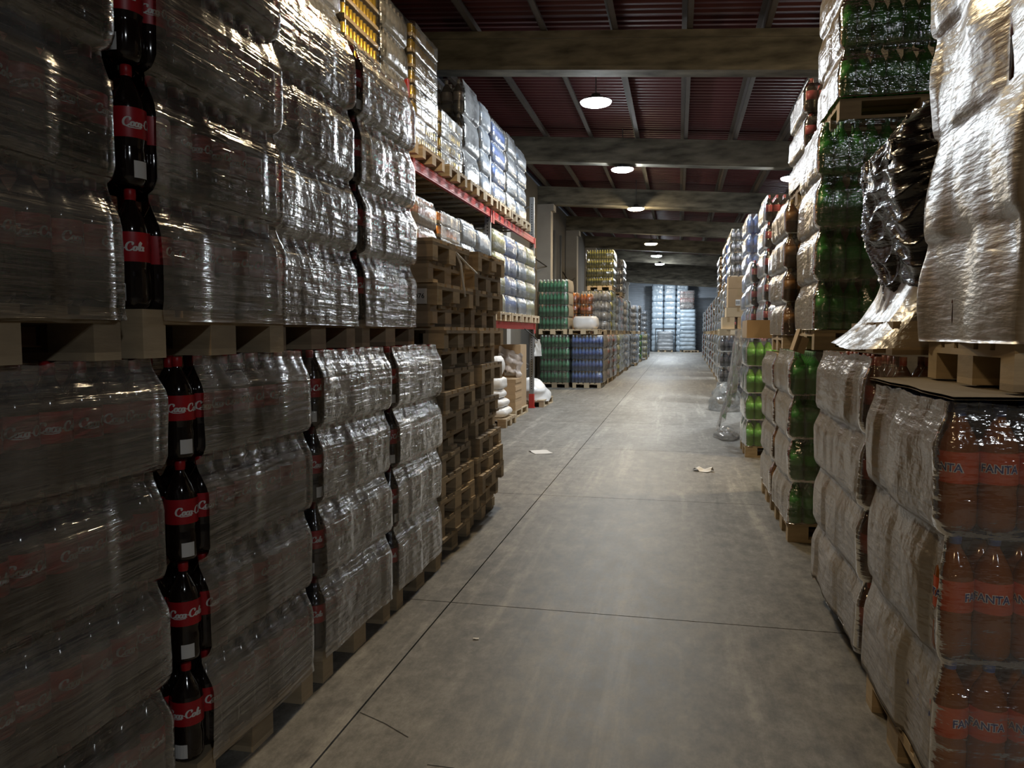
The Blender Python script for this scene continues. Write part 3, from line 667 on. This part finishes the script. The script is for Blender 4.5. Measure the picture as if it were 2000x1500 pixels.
# ------------------------------------------------------------------ odds and ends under the rack
def lump(fn, nu=28, nv=16): q = MB(); q.grid(fn, nu, nv, closed=True); return q
def sack_stack(cx, cyy, z0, w, d, hts, seed):
    q = MB(); z = z0
    for i, h in enumerate(hts):
        sx, sy = w * (1 - .05 * i), d * (1 - .04 * i); ox = .03 * math.sin(i * 2.1 + seed)
        def fn(u, v, z=z, h=h, sx=sx, sy=sy, ox=ox, i=i):
            a = 2 * PI * u; e = .82 + .18 * math.sin(PI * v) ** .5; c, s_ = math.cos(a), math.sin(a)
            k = 1 / (abs(c) ** 7 + abs(s_) ** 7) ** (1 / 7)
            n_ = .025 * noise.noise((c * 2 + seed, s_ * 2, z * 4 + v * 2))
            return (cx + ox + c * k * sx / 2 * e + n_, cyy + s_ * k * sy / 2 * e + n_, z + h * v)
        q.grid(fn, 24, 8, closed=True); z += h * .97
    return q
pallet('brown wooden pallet under the white wrapped column beside the empties', -3.32, 12.36, 0, 0)
WF = solid('white_film_bundle', (.70, .68, .66), .35, noise_scale=7, noise_amt=.2, bump=.5)
tag(obj('wrapped_column', sack_stack(-3.25, 12.36, .1445, .95, .72, (.16, .15, .17, .2, .36), 1).mesh('wrapped_column', [WF])), 'white film-wrapped column on a pallet, just right of the empty pallets', 'bundle')
pallet('pale wooden pallet under the flat brown cartons below the rack', -3.26, 13.93, 0, PI / 2, pale=1)
def carton(label, c, d, group=None, name='flat_carton', mat=CARD, tape=True, rz=0, paper=None):
    t = thing(name, label, 'carton', (c[0], c[1], c[2]), rz, group)
    q = MB(); q.box((0, 0, d[2] / 2), d); o = obj('body', q.mesh('body', [mat]), t)
    for sgn in (-1, 1):
        q = MB(); q.box((sgn * d[0] / 4, 0, d[2] + .0015), (d[0] / 2 - .004, d[1], .003)); obj('flap', q.mesh('flap', [mat]), t)
    if tape: q = MB(); q.box((0, 0, d[2] + .0035), (.05, d[1] + .002, .001)); q.box((0, -d[1] / 2 - .001, d[2] * .8), (.05, .001, d[2] * .4)); obj('tape', q.mesh('tape', [TAPE]), t)
    if paper:
        px, pz, pw, ph = paper; q = MB(); q.box((px, -d[1] / 2 - .0012, pz), (pw, .0016, ph), 0)
        for i in range(7): q.box((px - pw * .4 + pw * .8 * i / 6, -d[1] / 2 - .0024, pz), (pw * (.04 + .04 * (i % 2)), .001, ph * .6), 1)
        obj('label', q.mesh('label', [WHITE, BLACKP]), t)
    return t
for k in range(8):
    carton('flat brown carton, %s of the low pile below the rack' % ('lowest' if k == 0 else 'topmost' if k == 7 else ORD[k] + ' from the bottom'), (-3.07 + .008 * math.sin(k * 3), 13.62, .1445 + k * .071), (.42, .56, .068), 'flat cartons piled below the rack')
carton('tall brown carton with a white sheet, behind the flat cartons', (-3.20, 14.22, .1445), (.62, .56, 1.18), name='tall_carton', paper=(.10, .72, .2, .24))
q = MB(); q.grid(lambda u, v: (-3.05 + .45 * (u - .5) + .07 * noise.noise((u * 5, v * 4, 1)) - .05 * v, 13.86 - .05 * noise.noise((u * 4, v * 5, 7)) - .012, 1.30 - .42 * v - .16 * (u) + .06 * noise.noise((u * 6, v * 6, 3))), 20, 16)
tag(obj('printed_wrapper', q.mesh('printed_wrapper', [solid('printed_plastic', (.55, .50, .48), .3, noise_scale=9, noise_amt=1.2, bump=.4)])), 'crumpled printed plastic wrapper hanging over the cartons', 'wrapper')
BLKF = FILM['black']
q = MB(); q.grid(lambda u, v: (-3.66 + .26 * math.cos(2 * PI * u) * math.sin(PI * v) ** .6 + .08 * noise.noise((u * 6, v * 5, 2)), 13.05 + .20 * math.sin(2 * PI * u) * math.sin(PI * v) ** .6 + .05 * noise.noise((u * 6, v * 5, 9)), 1.11 + .34 * v + .05 * noise.noise((u * 5, v * 5, 5))), 24, 14, closed=True)
tag(obj('film_bundle', q.mesh('film_bundle', [BLKF])), 'crumpled black film bundle in the shade under the rack', 'film')
carton('upright brown carton holding the black film bundle, under the rack', (-3.66, 13.05, 0.0), (.4, .42, 1.10), name='upright_carton')
q = MB(); q.tube([(-2.86, 14.2, 1.62), (-2.80, 14.7, 1.50), (-2.76, 15.0, 1.40)], .012, 6, 0); q.grid(lambda u, v: (-2.76 + .10 * (u - .5) + .03 * noise.noise((u * 4, v * 4, 0)), 15.0 + .22 * (u - .3) * (.3 + v) + .04 * noise.noise((u * 5, v * 4, 3)), 1.42 - .34 * v), 10, 10, 1)
tag(obj('plastic_bag', q.mesh('plastic_bag', [CABLE, WHITE])), 'white plastic bag tied to the end of the rack by a black cord', 'bag')
pallet('low wooden pallet carrying the crumpled white film past the rack end', -3.12, 16.1, 0, PI / 2)
q = MB(); q.grid(lambda u, v: (-3.12 + .42 * math.cos(2 * PI * u) * (1 - v ** 2.2) ** .5 * (1 + .2 * noise.noise((u * 7, v * 3, 4))), 16.1 + .58 * math.sin(2 * PI * u) * (1 - v ** 2.2) ** .5 * (1 + .2 * noise.noise((u * 7, v * 3, 8))), .10 + .48 * v * (1 + .15 * noise.noise((u * 6, v * 2, 1)))), 40, 14, closed=True)
tag(obj('film_heap', q.mesh('film_heap', [WF])), 'crumpled white film heap on a low pallet past the rack end', 'film')

# ------------------------------------------------------------------ FAR LEFT rows past the rack
GF = 'bottle loads in the far left rows'
XF = -2.06
load('green bottle load on the floor facing the camera, past the rack end', 'green floor load past the rack', -2.98, 1, 21.2, 1.16, 0, 4, .335, 'sprite', ('haze', 'clear'), D=.84, group=GF, pinch=.02)
load('deep blue bottle load on the floor beside the green one', 'deep blue floor load', -2.05, 1, 21.25, 1.16, 0, 4, .335, 'blue', ('beige', 'clear'), D=.88, group=GF, pale=1, pinch=.02)
load('green bottle load in the second tier, above the green floor load', 'upper green load past the rack', -3.03, 1, 21.2, 1.16, 1.51, 4, .35, 'sprite', ('cream', 'clear'), D=.84, group=GF, pinch=.02)
can_far = [('orange', -2.92, 'left'), ('orange', -2.52, 'right')]
pallet('pale wooden pallet under the white bundle, on the deep blue load', -2.6, 21.75, 1.51, PI / 2, True, 1)
q = sack_stack(-2.6, 21.75, 1.655, .70, .9, (.36,), 3); tag(obj('white_bundle', q.mesh('white_bundle', [WF])), 'low white film bundle on a pallet over the deep blue bottles', 'bundle')
load('left one of the two narrow orange loads above the deep blue bottles', 'left narrow orange load', -2.93, 1, 22.55, .8, 1.51, 4, .31, 'orangefar', ('clear', 'clear'), D=.36, p=.09, group=GF, pal=False)
load('right one of the two narrow orange loads above the deep blue bottles', 'right narrow orange load', -2.50, 1, 22.55, .8, 1.51, 4, .30, 'orangefar', ('clear', 'clear'), D=.36, p=.09, group=GF, pal=False)
load('plain brown bottle load on the floor right behind the deep blue load', 'floor load behind the deep blue one', -2.10, 1, 22.52, .84, 0, 4, .335, 'kvass', ('beige', 'clear'), D=1.2, group=GF)
rowL = [  # (y, floor kind, upper kind, third kind)
    (23.5, 'pink', 'clearb', None), (24.75, 'pink', 'lemon', 'yellow'), (26.05, 'lemon', 'lemon', None), (27.35, 'lemon', 'clearb', 'clearb'),
    (28.65, 'yellow', 'pink', None), (29.95, 'clearb', 'darkb', None), (31.3, 'water', 'clearb', None), (32.7, 'darkb', 'lime', None), (34.2, 'clearb', 'darkb', None),
    (36.0, 'water', 'clearb', None), (38.2, 'clearb', 'water', None), (41.0, 'lime', 'clearb', None), (44.5, 'lemon', 'water', None), (49.0, 'water', None, None)]
NAMEC = {'pink': 'red and white', 'clearb': 'greyish', 'lemon': 'pale yellow', 'yellow': 'olive yellow', 'darkb': 'dark', 'water': 'whitish', 'lime': 'light green', 'orange': 'orange', 'colafar': 'cola', 'blue': 'blue', 'amber': 'brown', 'kvass': 'reddish brown', 'green': 'green'}
for i, (y, a, c, d) in enumerate(rowL):
    XX = XF + (.0 if y < 36 else .15 if y < 44 else .3) + .04 * math.sin(i * 2.3)
    fl = ('haze', 'clear') if i % 3 else ('white', 'haze')
    load('%s bottle load on the floor, %s behind the deep blue one' % (NAMEC[a], ORD[i + 1]), 'left floor load %s behind the blue' % ORD[i + 1], XX, 1, y, 1.16, 0, 4, .335, a, fl, D=.84, group=GF)
    if c: load('%s bottle load in the second tier, %s behind the orange loads' % (NAMEC[c], ORD[i]), 'left second tier load %s behind the orange' % ORD[i], XX - .06, 1, y + .02, 1.16, 1.49, 4, .30 + .02 * (i % 3), c, fl, D=.84, group=GF, pale=i % 2)
    if d: load('%s bottle load in the third tier of the left rows, %s' % (NAMEC[d], 'tall one facing us' if d == 'yellow' else 'narrow one behind yellow'), 'left third tier %s load' % NAMEC[d], XX - (.03 if d == 'yellow' else -.12), 1, y, 1.16, 1.49 + .145 + 4 * (.30 + .02 * (i % 3)) + .01, 4, .29, d, ('haze', 'clear'), D=.88, group=GF, p=.08)

# ------------------------------------------------------------------ END of the hall
def slab_load(label, x, y, z0, w, d, h, n, mat, group='pale film-wrapped loads at the end wall'):
    t = thing('wrapped_load', label, 'pallet load', (x, y, z0), 0, group)
    lh = h / n
    def fn(u, v):
        a = 2 * PI * u; c, s_ = math.cos(a), math.sin(a); k = 1 / max(abs(c), abs(s_)); kk = 1 / (abs(c) ** 8 + abs(s_) ** 8) ** .125
        b_ = (v * n) % 1; e = -.05 * (1 - math.sin(PI * b_) ** .4) + .03 * noise.noise((c * 5 + x, s_ * 5, v * n * 2))
        return (c * kk * (w / 2 + e), s_ * kk * (d / 2 + e), h * v)
    q = MB(); q.grid(fn, 48, n * 6, closed=True); q.add([(-w / 2, -d / 2, h), (w / 2, -d / 2, h), (w / 2, d / 2, h), (-w / 2, d / 2, h)], [(0, 1, 2, 3)])
    me = q.mesh('stretch_film', [FILM[mat]]); me.attributes.new('turns', 'FLOAT', 'POINT').data.foreach_set('value', [.6] * len(me.vertices)); obj('stretch_film', me, t); return t
LRw = ['left', 'middle', 'right']; LVw = ['bottom', 'second', 'third', 'top']
for i in range(3):
    for j in range(4): slab_load('pale blue wrapped load against the end wall, %s column, %s tier' % (LRw[i], LVw[j]), -1.72 + 1.0 * i, 64.6, .005 + j * 1.385, .96, .96, 1.37, 3, 'foil')
slab_load('pinkish white wrapped load between dark posts on the floor at the hall end', -1.03, 63.2, .15, 1.30, .9, 1.52, 5, 'white')
pallet('wooden pallet under the pinkish white load at the hall end', -1.03, 63.2, 0, 0, True)
q = MB(); q.box((0, 0, 1.86), (1.6, .08, .1)); q.box((-.78, 0, .93), (.06, .08, 1.86)); q.box((.78, 0, .93), (.06, .08, 1.86))
tag(obj('steel_frame', q.mesh('steel_frame', [DARK]), None, (-1.03, 62.5, 0)), 'dark steel frame standing before the pinkish load at the hall end', 'frame')
slab_load('tall pale blue wrapped load at the hall end, lower half', .74, 63.3, .15, 1.3, 1.0, 1.62, 5, 'foil'); slab_load('tall pale blue wrapped load at the hall end, upper half', .74, 63.3, 1.78, 1.25, 1.0, 1.66, 5, 'foil')
pallet('wooden pallet under the tall pale blue load at the hall end', .74, 63.3, 0, 0, True)
slab_load('reddish brown wrapped load topping the tall pale blue load at the hall end', .66, 63.4, 3.46, 1.2, 1.0, 1.5, 4, 'haze')
stuff(obj('bottle_layer', layer_mesh(1.1, .9, -1, .1, 1.4), D_.objects[[o.name for o in D_.objects if o.get('label', '').startswith('reddish brown wrapped load topping')][0]], (0, 0, .02), mats=M['kvass']))
pallet('empty wooden pallet lying before the tall pale blue load', 1.0, 62.0, 0, 0, True)

# ------------------------------------------------------------------ RIGHT side
GRT = 'wrapped loads on the right of the aisle'
load('orange soda load with FANTA labels and beige film, nearest floor load on the right', 'orange soda nearest on the right', .78, -1, 2.50, .90, 0, 3, .398, 'orange', ('beige', 'front'), p=.112, detail=2, nearcols=9, group=GRT, pinch=.028, skirt=-.02, rib=.002, amp=.012, fold=.012)
q = MB(); q.grid(lambda u, v: (.80 + 1.3 * u + .02 * noise.noise((u * 3, v * 3, 0)), 2.47 + 1.02 * v + .02 * noise.noise((u * 4, v, 2)), 1.360 + .008 * noise.noise((u * 3, v * 3, 5))), 12, 10); v0 = len(q.v)
q.grid(lambda u, v: (.80 + 1.3 * u + .02 * noise.noise((u * 3, v * 3, 0)), 2.47 + 1.02 * v + .02 * noise.noise((u * 4, v, 2)), 1.351 + .008 * noise.noise((u * 3, v * 3, 5))), 12, 10)
tag(obj('fibreboard_sheet', q.mesh('fibreboard_sheet', [solid('fibreboard', (.30, .25, .18), .85, noise_scale=7, noise_amt=.4)])), 'brown fibreboard sheet lying on the orange soda load', 'board')
load('tall creamy film-wrapped brown bottle load in the upper right corner, on the fibreboard sheet', 'creamy upper load in the right corner', .97, -1, 2.50, .88, 1.372, 4, .40, 'kvass', ('cream', 'cream'), detail=1, p=.11, group=GRT, pale=1, pinch=.012, amp=.012, nearcols=4, skirt=.0, rib=.0, fold=.035)
load('reddish brown bottle load in beige film, between the orange soda and green loads', 'second floor load on the right', .78, -1, 3.49, 1.16, 0, 4, .326, 'kvass', ('beige', 'clear'), detail=1, p=.1, group=GRT, pinch=.03, amp=.01, skirt=-.02, rib=.002, fold=.014)
load('green bottle load on the floor with a clear front showing green bottles', 'green floor load on the right', .80, -1, 5.82, .86, 0, 4, .318, 'green', ('beige', 'front'), detail=1, p=.1, nearcols=9, group=GRT, pinch=.03, pale=1, rib=.002, fold=.012)
load('bright green bottle load in the second tier, set over the green floor load', 'second tier green load on the right', .95, -1, 5.83, .86, 1.425, 4, .37, 'green', ('beige', 'front'), detail=1, p=.1, nearcols=9, group=GRT, pinch=.03, pale=1, rib=.002, fold=.012)
load('green bottle load at the photo top, third tier above the other green loads', 'third tier green load on the right', 1.08, -1, 5.84, .86, 3.06, 3, .36, 'green', ('beige', 'front'), detail=1, p=.1, nearcols=9, group=GRT, pinch=.03, pale=1, rib=.002, fold=.012)
load('brown bottle load on the floor squeezed behind the green floor load', 'brown floor load behind the green', .80, -1, 6.86, .86, 0, 4, .308, 'amber', ('beige', 'clear'), detail=1, p=.1, group=GRT, nearcols=4, rib=.002, fold=.01)
load('amber brown bottle load in the second tier behind the green loads', 'amber second tier load', .88, -1, 6.97, .86, 1.385, 4, .293, 'amber', ('beige', 'clear'), detail=1, p=.1, group=GRT, nearcols=5, rib=.002, fold=.01)
load('cola and orange bottle load in the third tier, tall against the dark roof', 'third tier cola load against the roof', 1.02, -1, 7.0, .84, 2.71, 3, .29, 'colafar', ('beige', 'clear'), detail=1, p=.1, group=GRT, nearcols=6)
load('light green bottle load half unwrapped, with loose film hanging off it', 'light green half unwrapped load', .82, -1, 9.75, .86, 0, 4, .333, 'lime', ('rag', 'clear'), detail=1, p=.1, group=GRT, nearcols=6, pale=1)
carton('brown carton lying on the aisle edge of the light green load', (.98, 10.2, 1.484), (.30, .7, .22), name='carton', tape=False)
load('cola load of three layers standing over the light green bottles', 'cola load over the light green one', 1.16, -1, 9.76, .86, 1.483, 3, .335, 'colafar', ('haze', 'clear'), detail=1, p=.1, group=GRT, nearcols=6, pale=1)
load('cola load on the floor hidden behind the light green load', 'hidden floor load behind the light green', 1.0, -1, 10.75, .86, 0, 4, .333, 'colafar', ('haze', 'clear'), group=GRT)
load('cola load in the second tier behind the three-layer cola load', 'second tier cola behind three-layer one', 1.12, -1, 10.95, .86, 1.483, 5, .36, 'colafar', ('haze', 'clear'), group=GRT)
load('cola floor load in the shade, next behind the hidden floor load on the right', 'shaded floor cola load on the right', 1.05, -1, 12.0, .86, 0, 4, .333, 'colafar', ('haze', 'clear'), group=GRT)
load('narrow looking cola load in the second tier, right of the brown cartons', 'cola load right of the cartons', 1.05, -1, 12.05, .86, 1.483, 3, .34, 'colafar', ('haze', 'clear'), group=GRT)
load('greyish floor load below the tall blue load on the right', 'greyish floor load on the right', 1.16, -1, 13.2, .86, 0, 4, .333, 'clearb', ('haze', 'clear'), group=GRT)
load('tall blue bottle load behind the colas, reaching up towards the lamps on the right', 'tall blue load on the right', 1.08, -1, 13.25, .86, 1.483, 6, .315, 'blue', ('haze', 'haze'), group=GRT)
load('dark cola load on the floor behind the loose film heap, carrying brown cartons', 'dark cola load with cartons', .86, -1, 17.0, .9, 0, 4, .335, 'darkb', ('haze', 'clear'), group=GRT, pale=1)
pallet('pale wooden pallet under the brown cartons on the dark cola load', 1.47, 17.45, 1.49, 0, True, 1)
carton('small brown carton at the bottom left of the carton pile, right of the aisle', (1.06, 17.4, 1.636), (.26, .5, .25), 'brown cartons on the dark cola load', 'carton', CARDL)
carton('wide low brown carton in the middle of the pile, right of the aisle', (1.26, 17.4, 1.895), (.50, .5, .20), 'brown cartons on the dark cola load', 'carton', CARDL)
carton('big brown carton with a white barcode label, right of the aisle', (1.27, 17.4, 2.103), (.46, .5, .40), 'brown cartons on the dark cola load', 'carton', paper=(-.02, .1, .10, .13))
carton('brown carton on top of the barcode carton, right of the aisle', (1.25, 17.4, 2.51), (.42, .5, .25), 'brown cartons on the dark cola load', 'carton')
carton('brown carton under the wide low one, hidden side of the carton pile', (1.50, 17.4, 1.636), (.5, .5, .25), 'brown cartons on the dark cola load', 'carton')
rowR = [(18.4, 'kvass', 'colafar', 'darkb'), (19.7, 'clearb', 'amber', None), (21.2, 'water', 'water', 'blue'), (23.0, 'water', 'clearb', None), (25.0, 'clearb', 'kvass', 'amber'), (27.5, 'water', 'water', None),
        (30.5, 'amber', 'amber', None), (34.0, 'kvass', 'kvass', None), (38.0, 'clearb', 'amber', None), (43.0, 'amber', 'kvass', None), (49.0, 'kvass', 'clearb', None)]
for i, (y, a, c, d) in enumerate(rowR):
    XX = 1.12 + .012 * (y - 18)
    load('%s bottle load on the floor, %s behind the carton pile in the right row' % (NAMEC[a], ORD[i]), 'right floor load %s behind the cartons' % ORD[i], XX, -1, y, 1.16, 0, 4, .335, a, ('haze', 'clear'), D=.84, group=GRT)
    if c: load('%s bottle load in the second tier, %s behind the carton pile on the right' % (NAMEC[c], ORD[i]), 'right second tier load %s behind cartons' % ORD[i], XX + .03, -1, y + .02, 1.16, 1.49, 4, .27 if d else .30, c, ('haze', 'clear'), D=.84, group=GRT, pale=i % 2)
    if d: load('%s bottle load in the third tier, high above the carton pile, near bay %s' % (NAMEC[d], ORD[i]), 'right third tier %s load' % NAMEC[d], XX + .02, -1, y, 1.16, 1.49 + .145 + 4 * .27 + .01, 4, .27, d, ('haze', 'clear'), D=.84, group=GRT)

# black film load over the second right-hand load, on its pallet
pallet('wooden pallet under the black wrapped load', 1.50, 3.94, 1.455, 0)
bl = thing('black_wrapped_load', 'lumpy load in glossy black film with a pale strap, right of the green loads', 'pallet load', (1.46, 3.92, 1.60), 0)
def blk(u, v):
    a = 2 * PI * u; c, s_ = math.cos(a), math.sin(a); k = 1 / (abs(c) ** 5 + abs(s_) ** 5) ** .2
    w = .47 + .10 * sstep(.05, .6, v) - .16 * sstep(.78, 1, v); d_ = .42 + .05 * math.sin(v * 5) - .14 * sstep(.8, 1, v)
    if v > .97: k *= .2
    ph = (v * 2.0 - c * .95 - s_ * .4) * 19 + 5 * noise.noise((c * 2, s_ * 2, v * 3)); diag = 1 - 2 * abs(math.sin(ph)) ** .6
    e = .035 * noise.noise((c * 2.2, s_ * 2.2, v * 4)) + .010 * diag * (.4 + abs(noise.noise((c * 3, s_ * 3, v * 5)))) * 1.7 + .006 * noise.noise((c * 6, s_ * 6, v * 9))
    return (c * k * (w + e), s_ * k * (d_ + e), 1.12 * v + .03 * noise.noise((c * 3, s_ * 3, v * 3)) + (.12 * c if v > .7 else 0))
q = MB(); q.grid(blk, 300, 150, closed=True); obj('black_film', q.mesh('black_film', [FILM['black']]), bl)
q = MB(); pts = []
for k in range(24):
    v = .12 + .72 * k / 23; p = Vector(blk(.70 - .035 * v, v)); p = p * 1.0; p.y -= .02; p.x -= .012; pts.append(p)
vs = []
for i, p in enumerate(pts): vs += [(p.x - .010, p.y, p.z), (p.x + .010, p.y, p.z)]
q.add(vs, [(2 * i, 2 * i + 1, 2 * i + 3, 2 * i + 2) for i in range(len(pts) - 1)], 0, True); obj('strap', q.mesh('strap', [CARDL]), bl)
def skirt(u, v):
    a = 2 * PI * u; c, s_ = math.cos(a), math.sin(a); k = 1 / (abs(c) ** 6 + abs(s_) ** 6) ** (1 / 6)
    w = .46 + .22 * v ** 2.2 + .004 * math.sin(u * 190 + v * 5) + .02 * noise.noise((c * 3, s_ * 3, v * 3)); d_ = .43 + .08 * v ** 2 + .02 * noise.noise((c * 3, s_ * 3, v * 3 + 4))
    return (c * k * w, s_ * k * d_, .24 - .37 * v * (.93 + .06 * math.sin(a * 2 + 1.0)))
q = MB(); q.grid(skirt, 120, 12, closed=True); obj('film_skirt', q.mesh('film_skirt', [FILM['skirt']]), bl)

# torn card angle under the green load, loose film, papers
q = MB(); q.box((0, 0, .08), (.008, .10, .16)); q.box((.05, .045, .06), (.10, .008, .12))
tag(obj('card_angle', q.mesh('card_angle', [CARDL]), None, (.80, 5.77, 1.425), (0, .30, .1)), 'bent piece of pale card sticking out below the second tier green load', 'card')
def rag_curtain(u, v):
    y = 9.72 + 1.05 * u; fl = (.02 + .16 * v ** 1.6) * (.4 + .9 * u)
    return (.775 - fl + .03 * math.sin(u * 26 + v * 3) * (.3 + v) + .03 * noise.noise((u * 6, v * 5, 1)), y + .06 * noise.noise((u * 4, v * 4, 6)), 1.60 - 1.42 * v * (.55 + .45 * u) + .03 * noise.noise((u * 7, v * 7, 2)))
q = MB(); q.grid(rag_curtain, 60, 40); tag(obj('loose_film', q.mesh('loose_film', [FILM['rag']])), 'torn clear film curtain hanging from the carton on the light green load', 'film')
q = MB(); q.grid(lambda u, v: (.98 + .34 * math.cos(2 * PI * u) * (1 - v ** 2) ** .5 * (1 + .35 * noise.noise((u * 8, v * 4, 4))), 15.95 + .60 * math.sin(2 * PI * u) * (1 - v ** 2) ** .5 * (1 + .3 * noise.noise((u * 8, v * 4, 8))), .005 + .52 * v * (1 + .25 * noise.noise((u * 6, v * 2, 1)))), 60, 24, closed=True)
tag(obj('film_heap', q.mesh('film_heap', [FILM['rag']])), 'heap of clear film on the floor in front of the dark cola load', 'film')
q = MB(); q.grid(lambda u, v: (.72 + .16 * math.cos(2 * PI * u) * (1 - v ** 2) ** .5 * (1 + .5 * noise.noise((u * 9, v * 4, 4))), 11.6 + .4 * math.sin(2 * PI * u) * (1 - v ** 2) ** .5 * (1 + .4 * noise.noise((u * 9, v * 4, 8))), .004 + .16 * v * (1 + .25 * noise.noise((u * 6, v * 2, 1)))), 50, 12, closed=True)
tag(obj('film_scrap', q.mesh('film_scrap', [FILM['rag']])), 'low scrap of clear film on the floor behind the light green load', 'film')
def sheet(label, name, cx, cyy, w, d, rz, seed, curl=.02):
    q = MB(); ca, sa = math.cos(rz), math.sin(rz)
    def fn(u, v): x, y = (u - .5) * w, (v - .5) * d; return (cx + x * ca - y * sa, cyy + x * sa + y * ca, .004 + curl * max(0, noise.noise((u * 2 + seed, v * 2, seed))) + curl * .3 * (u - .5) ** 2)
    q.grid(fn, 10, 8); tag(obj(name, q.mesh(name, [WHITE])), label, 'litter')
sheet('white sheet of paper lying on the floor left of the aisle middle', 'paper_sheet', -1.73, 9.63, .24, .30, .5, 1)
sheet('crumpled white scrap lying on the floor on the right of the aisle', 'paper_scrap', .29, 8.70, .20, .14, -.6, 4, .07)
sheet('small pale smear of paper on the floor near the left slab joint', 'paper_bit', -.98, 3.62, .03, .02, .2, 6, .004)
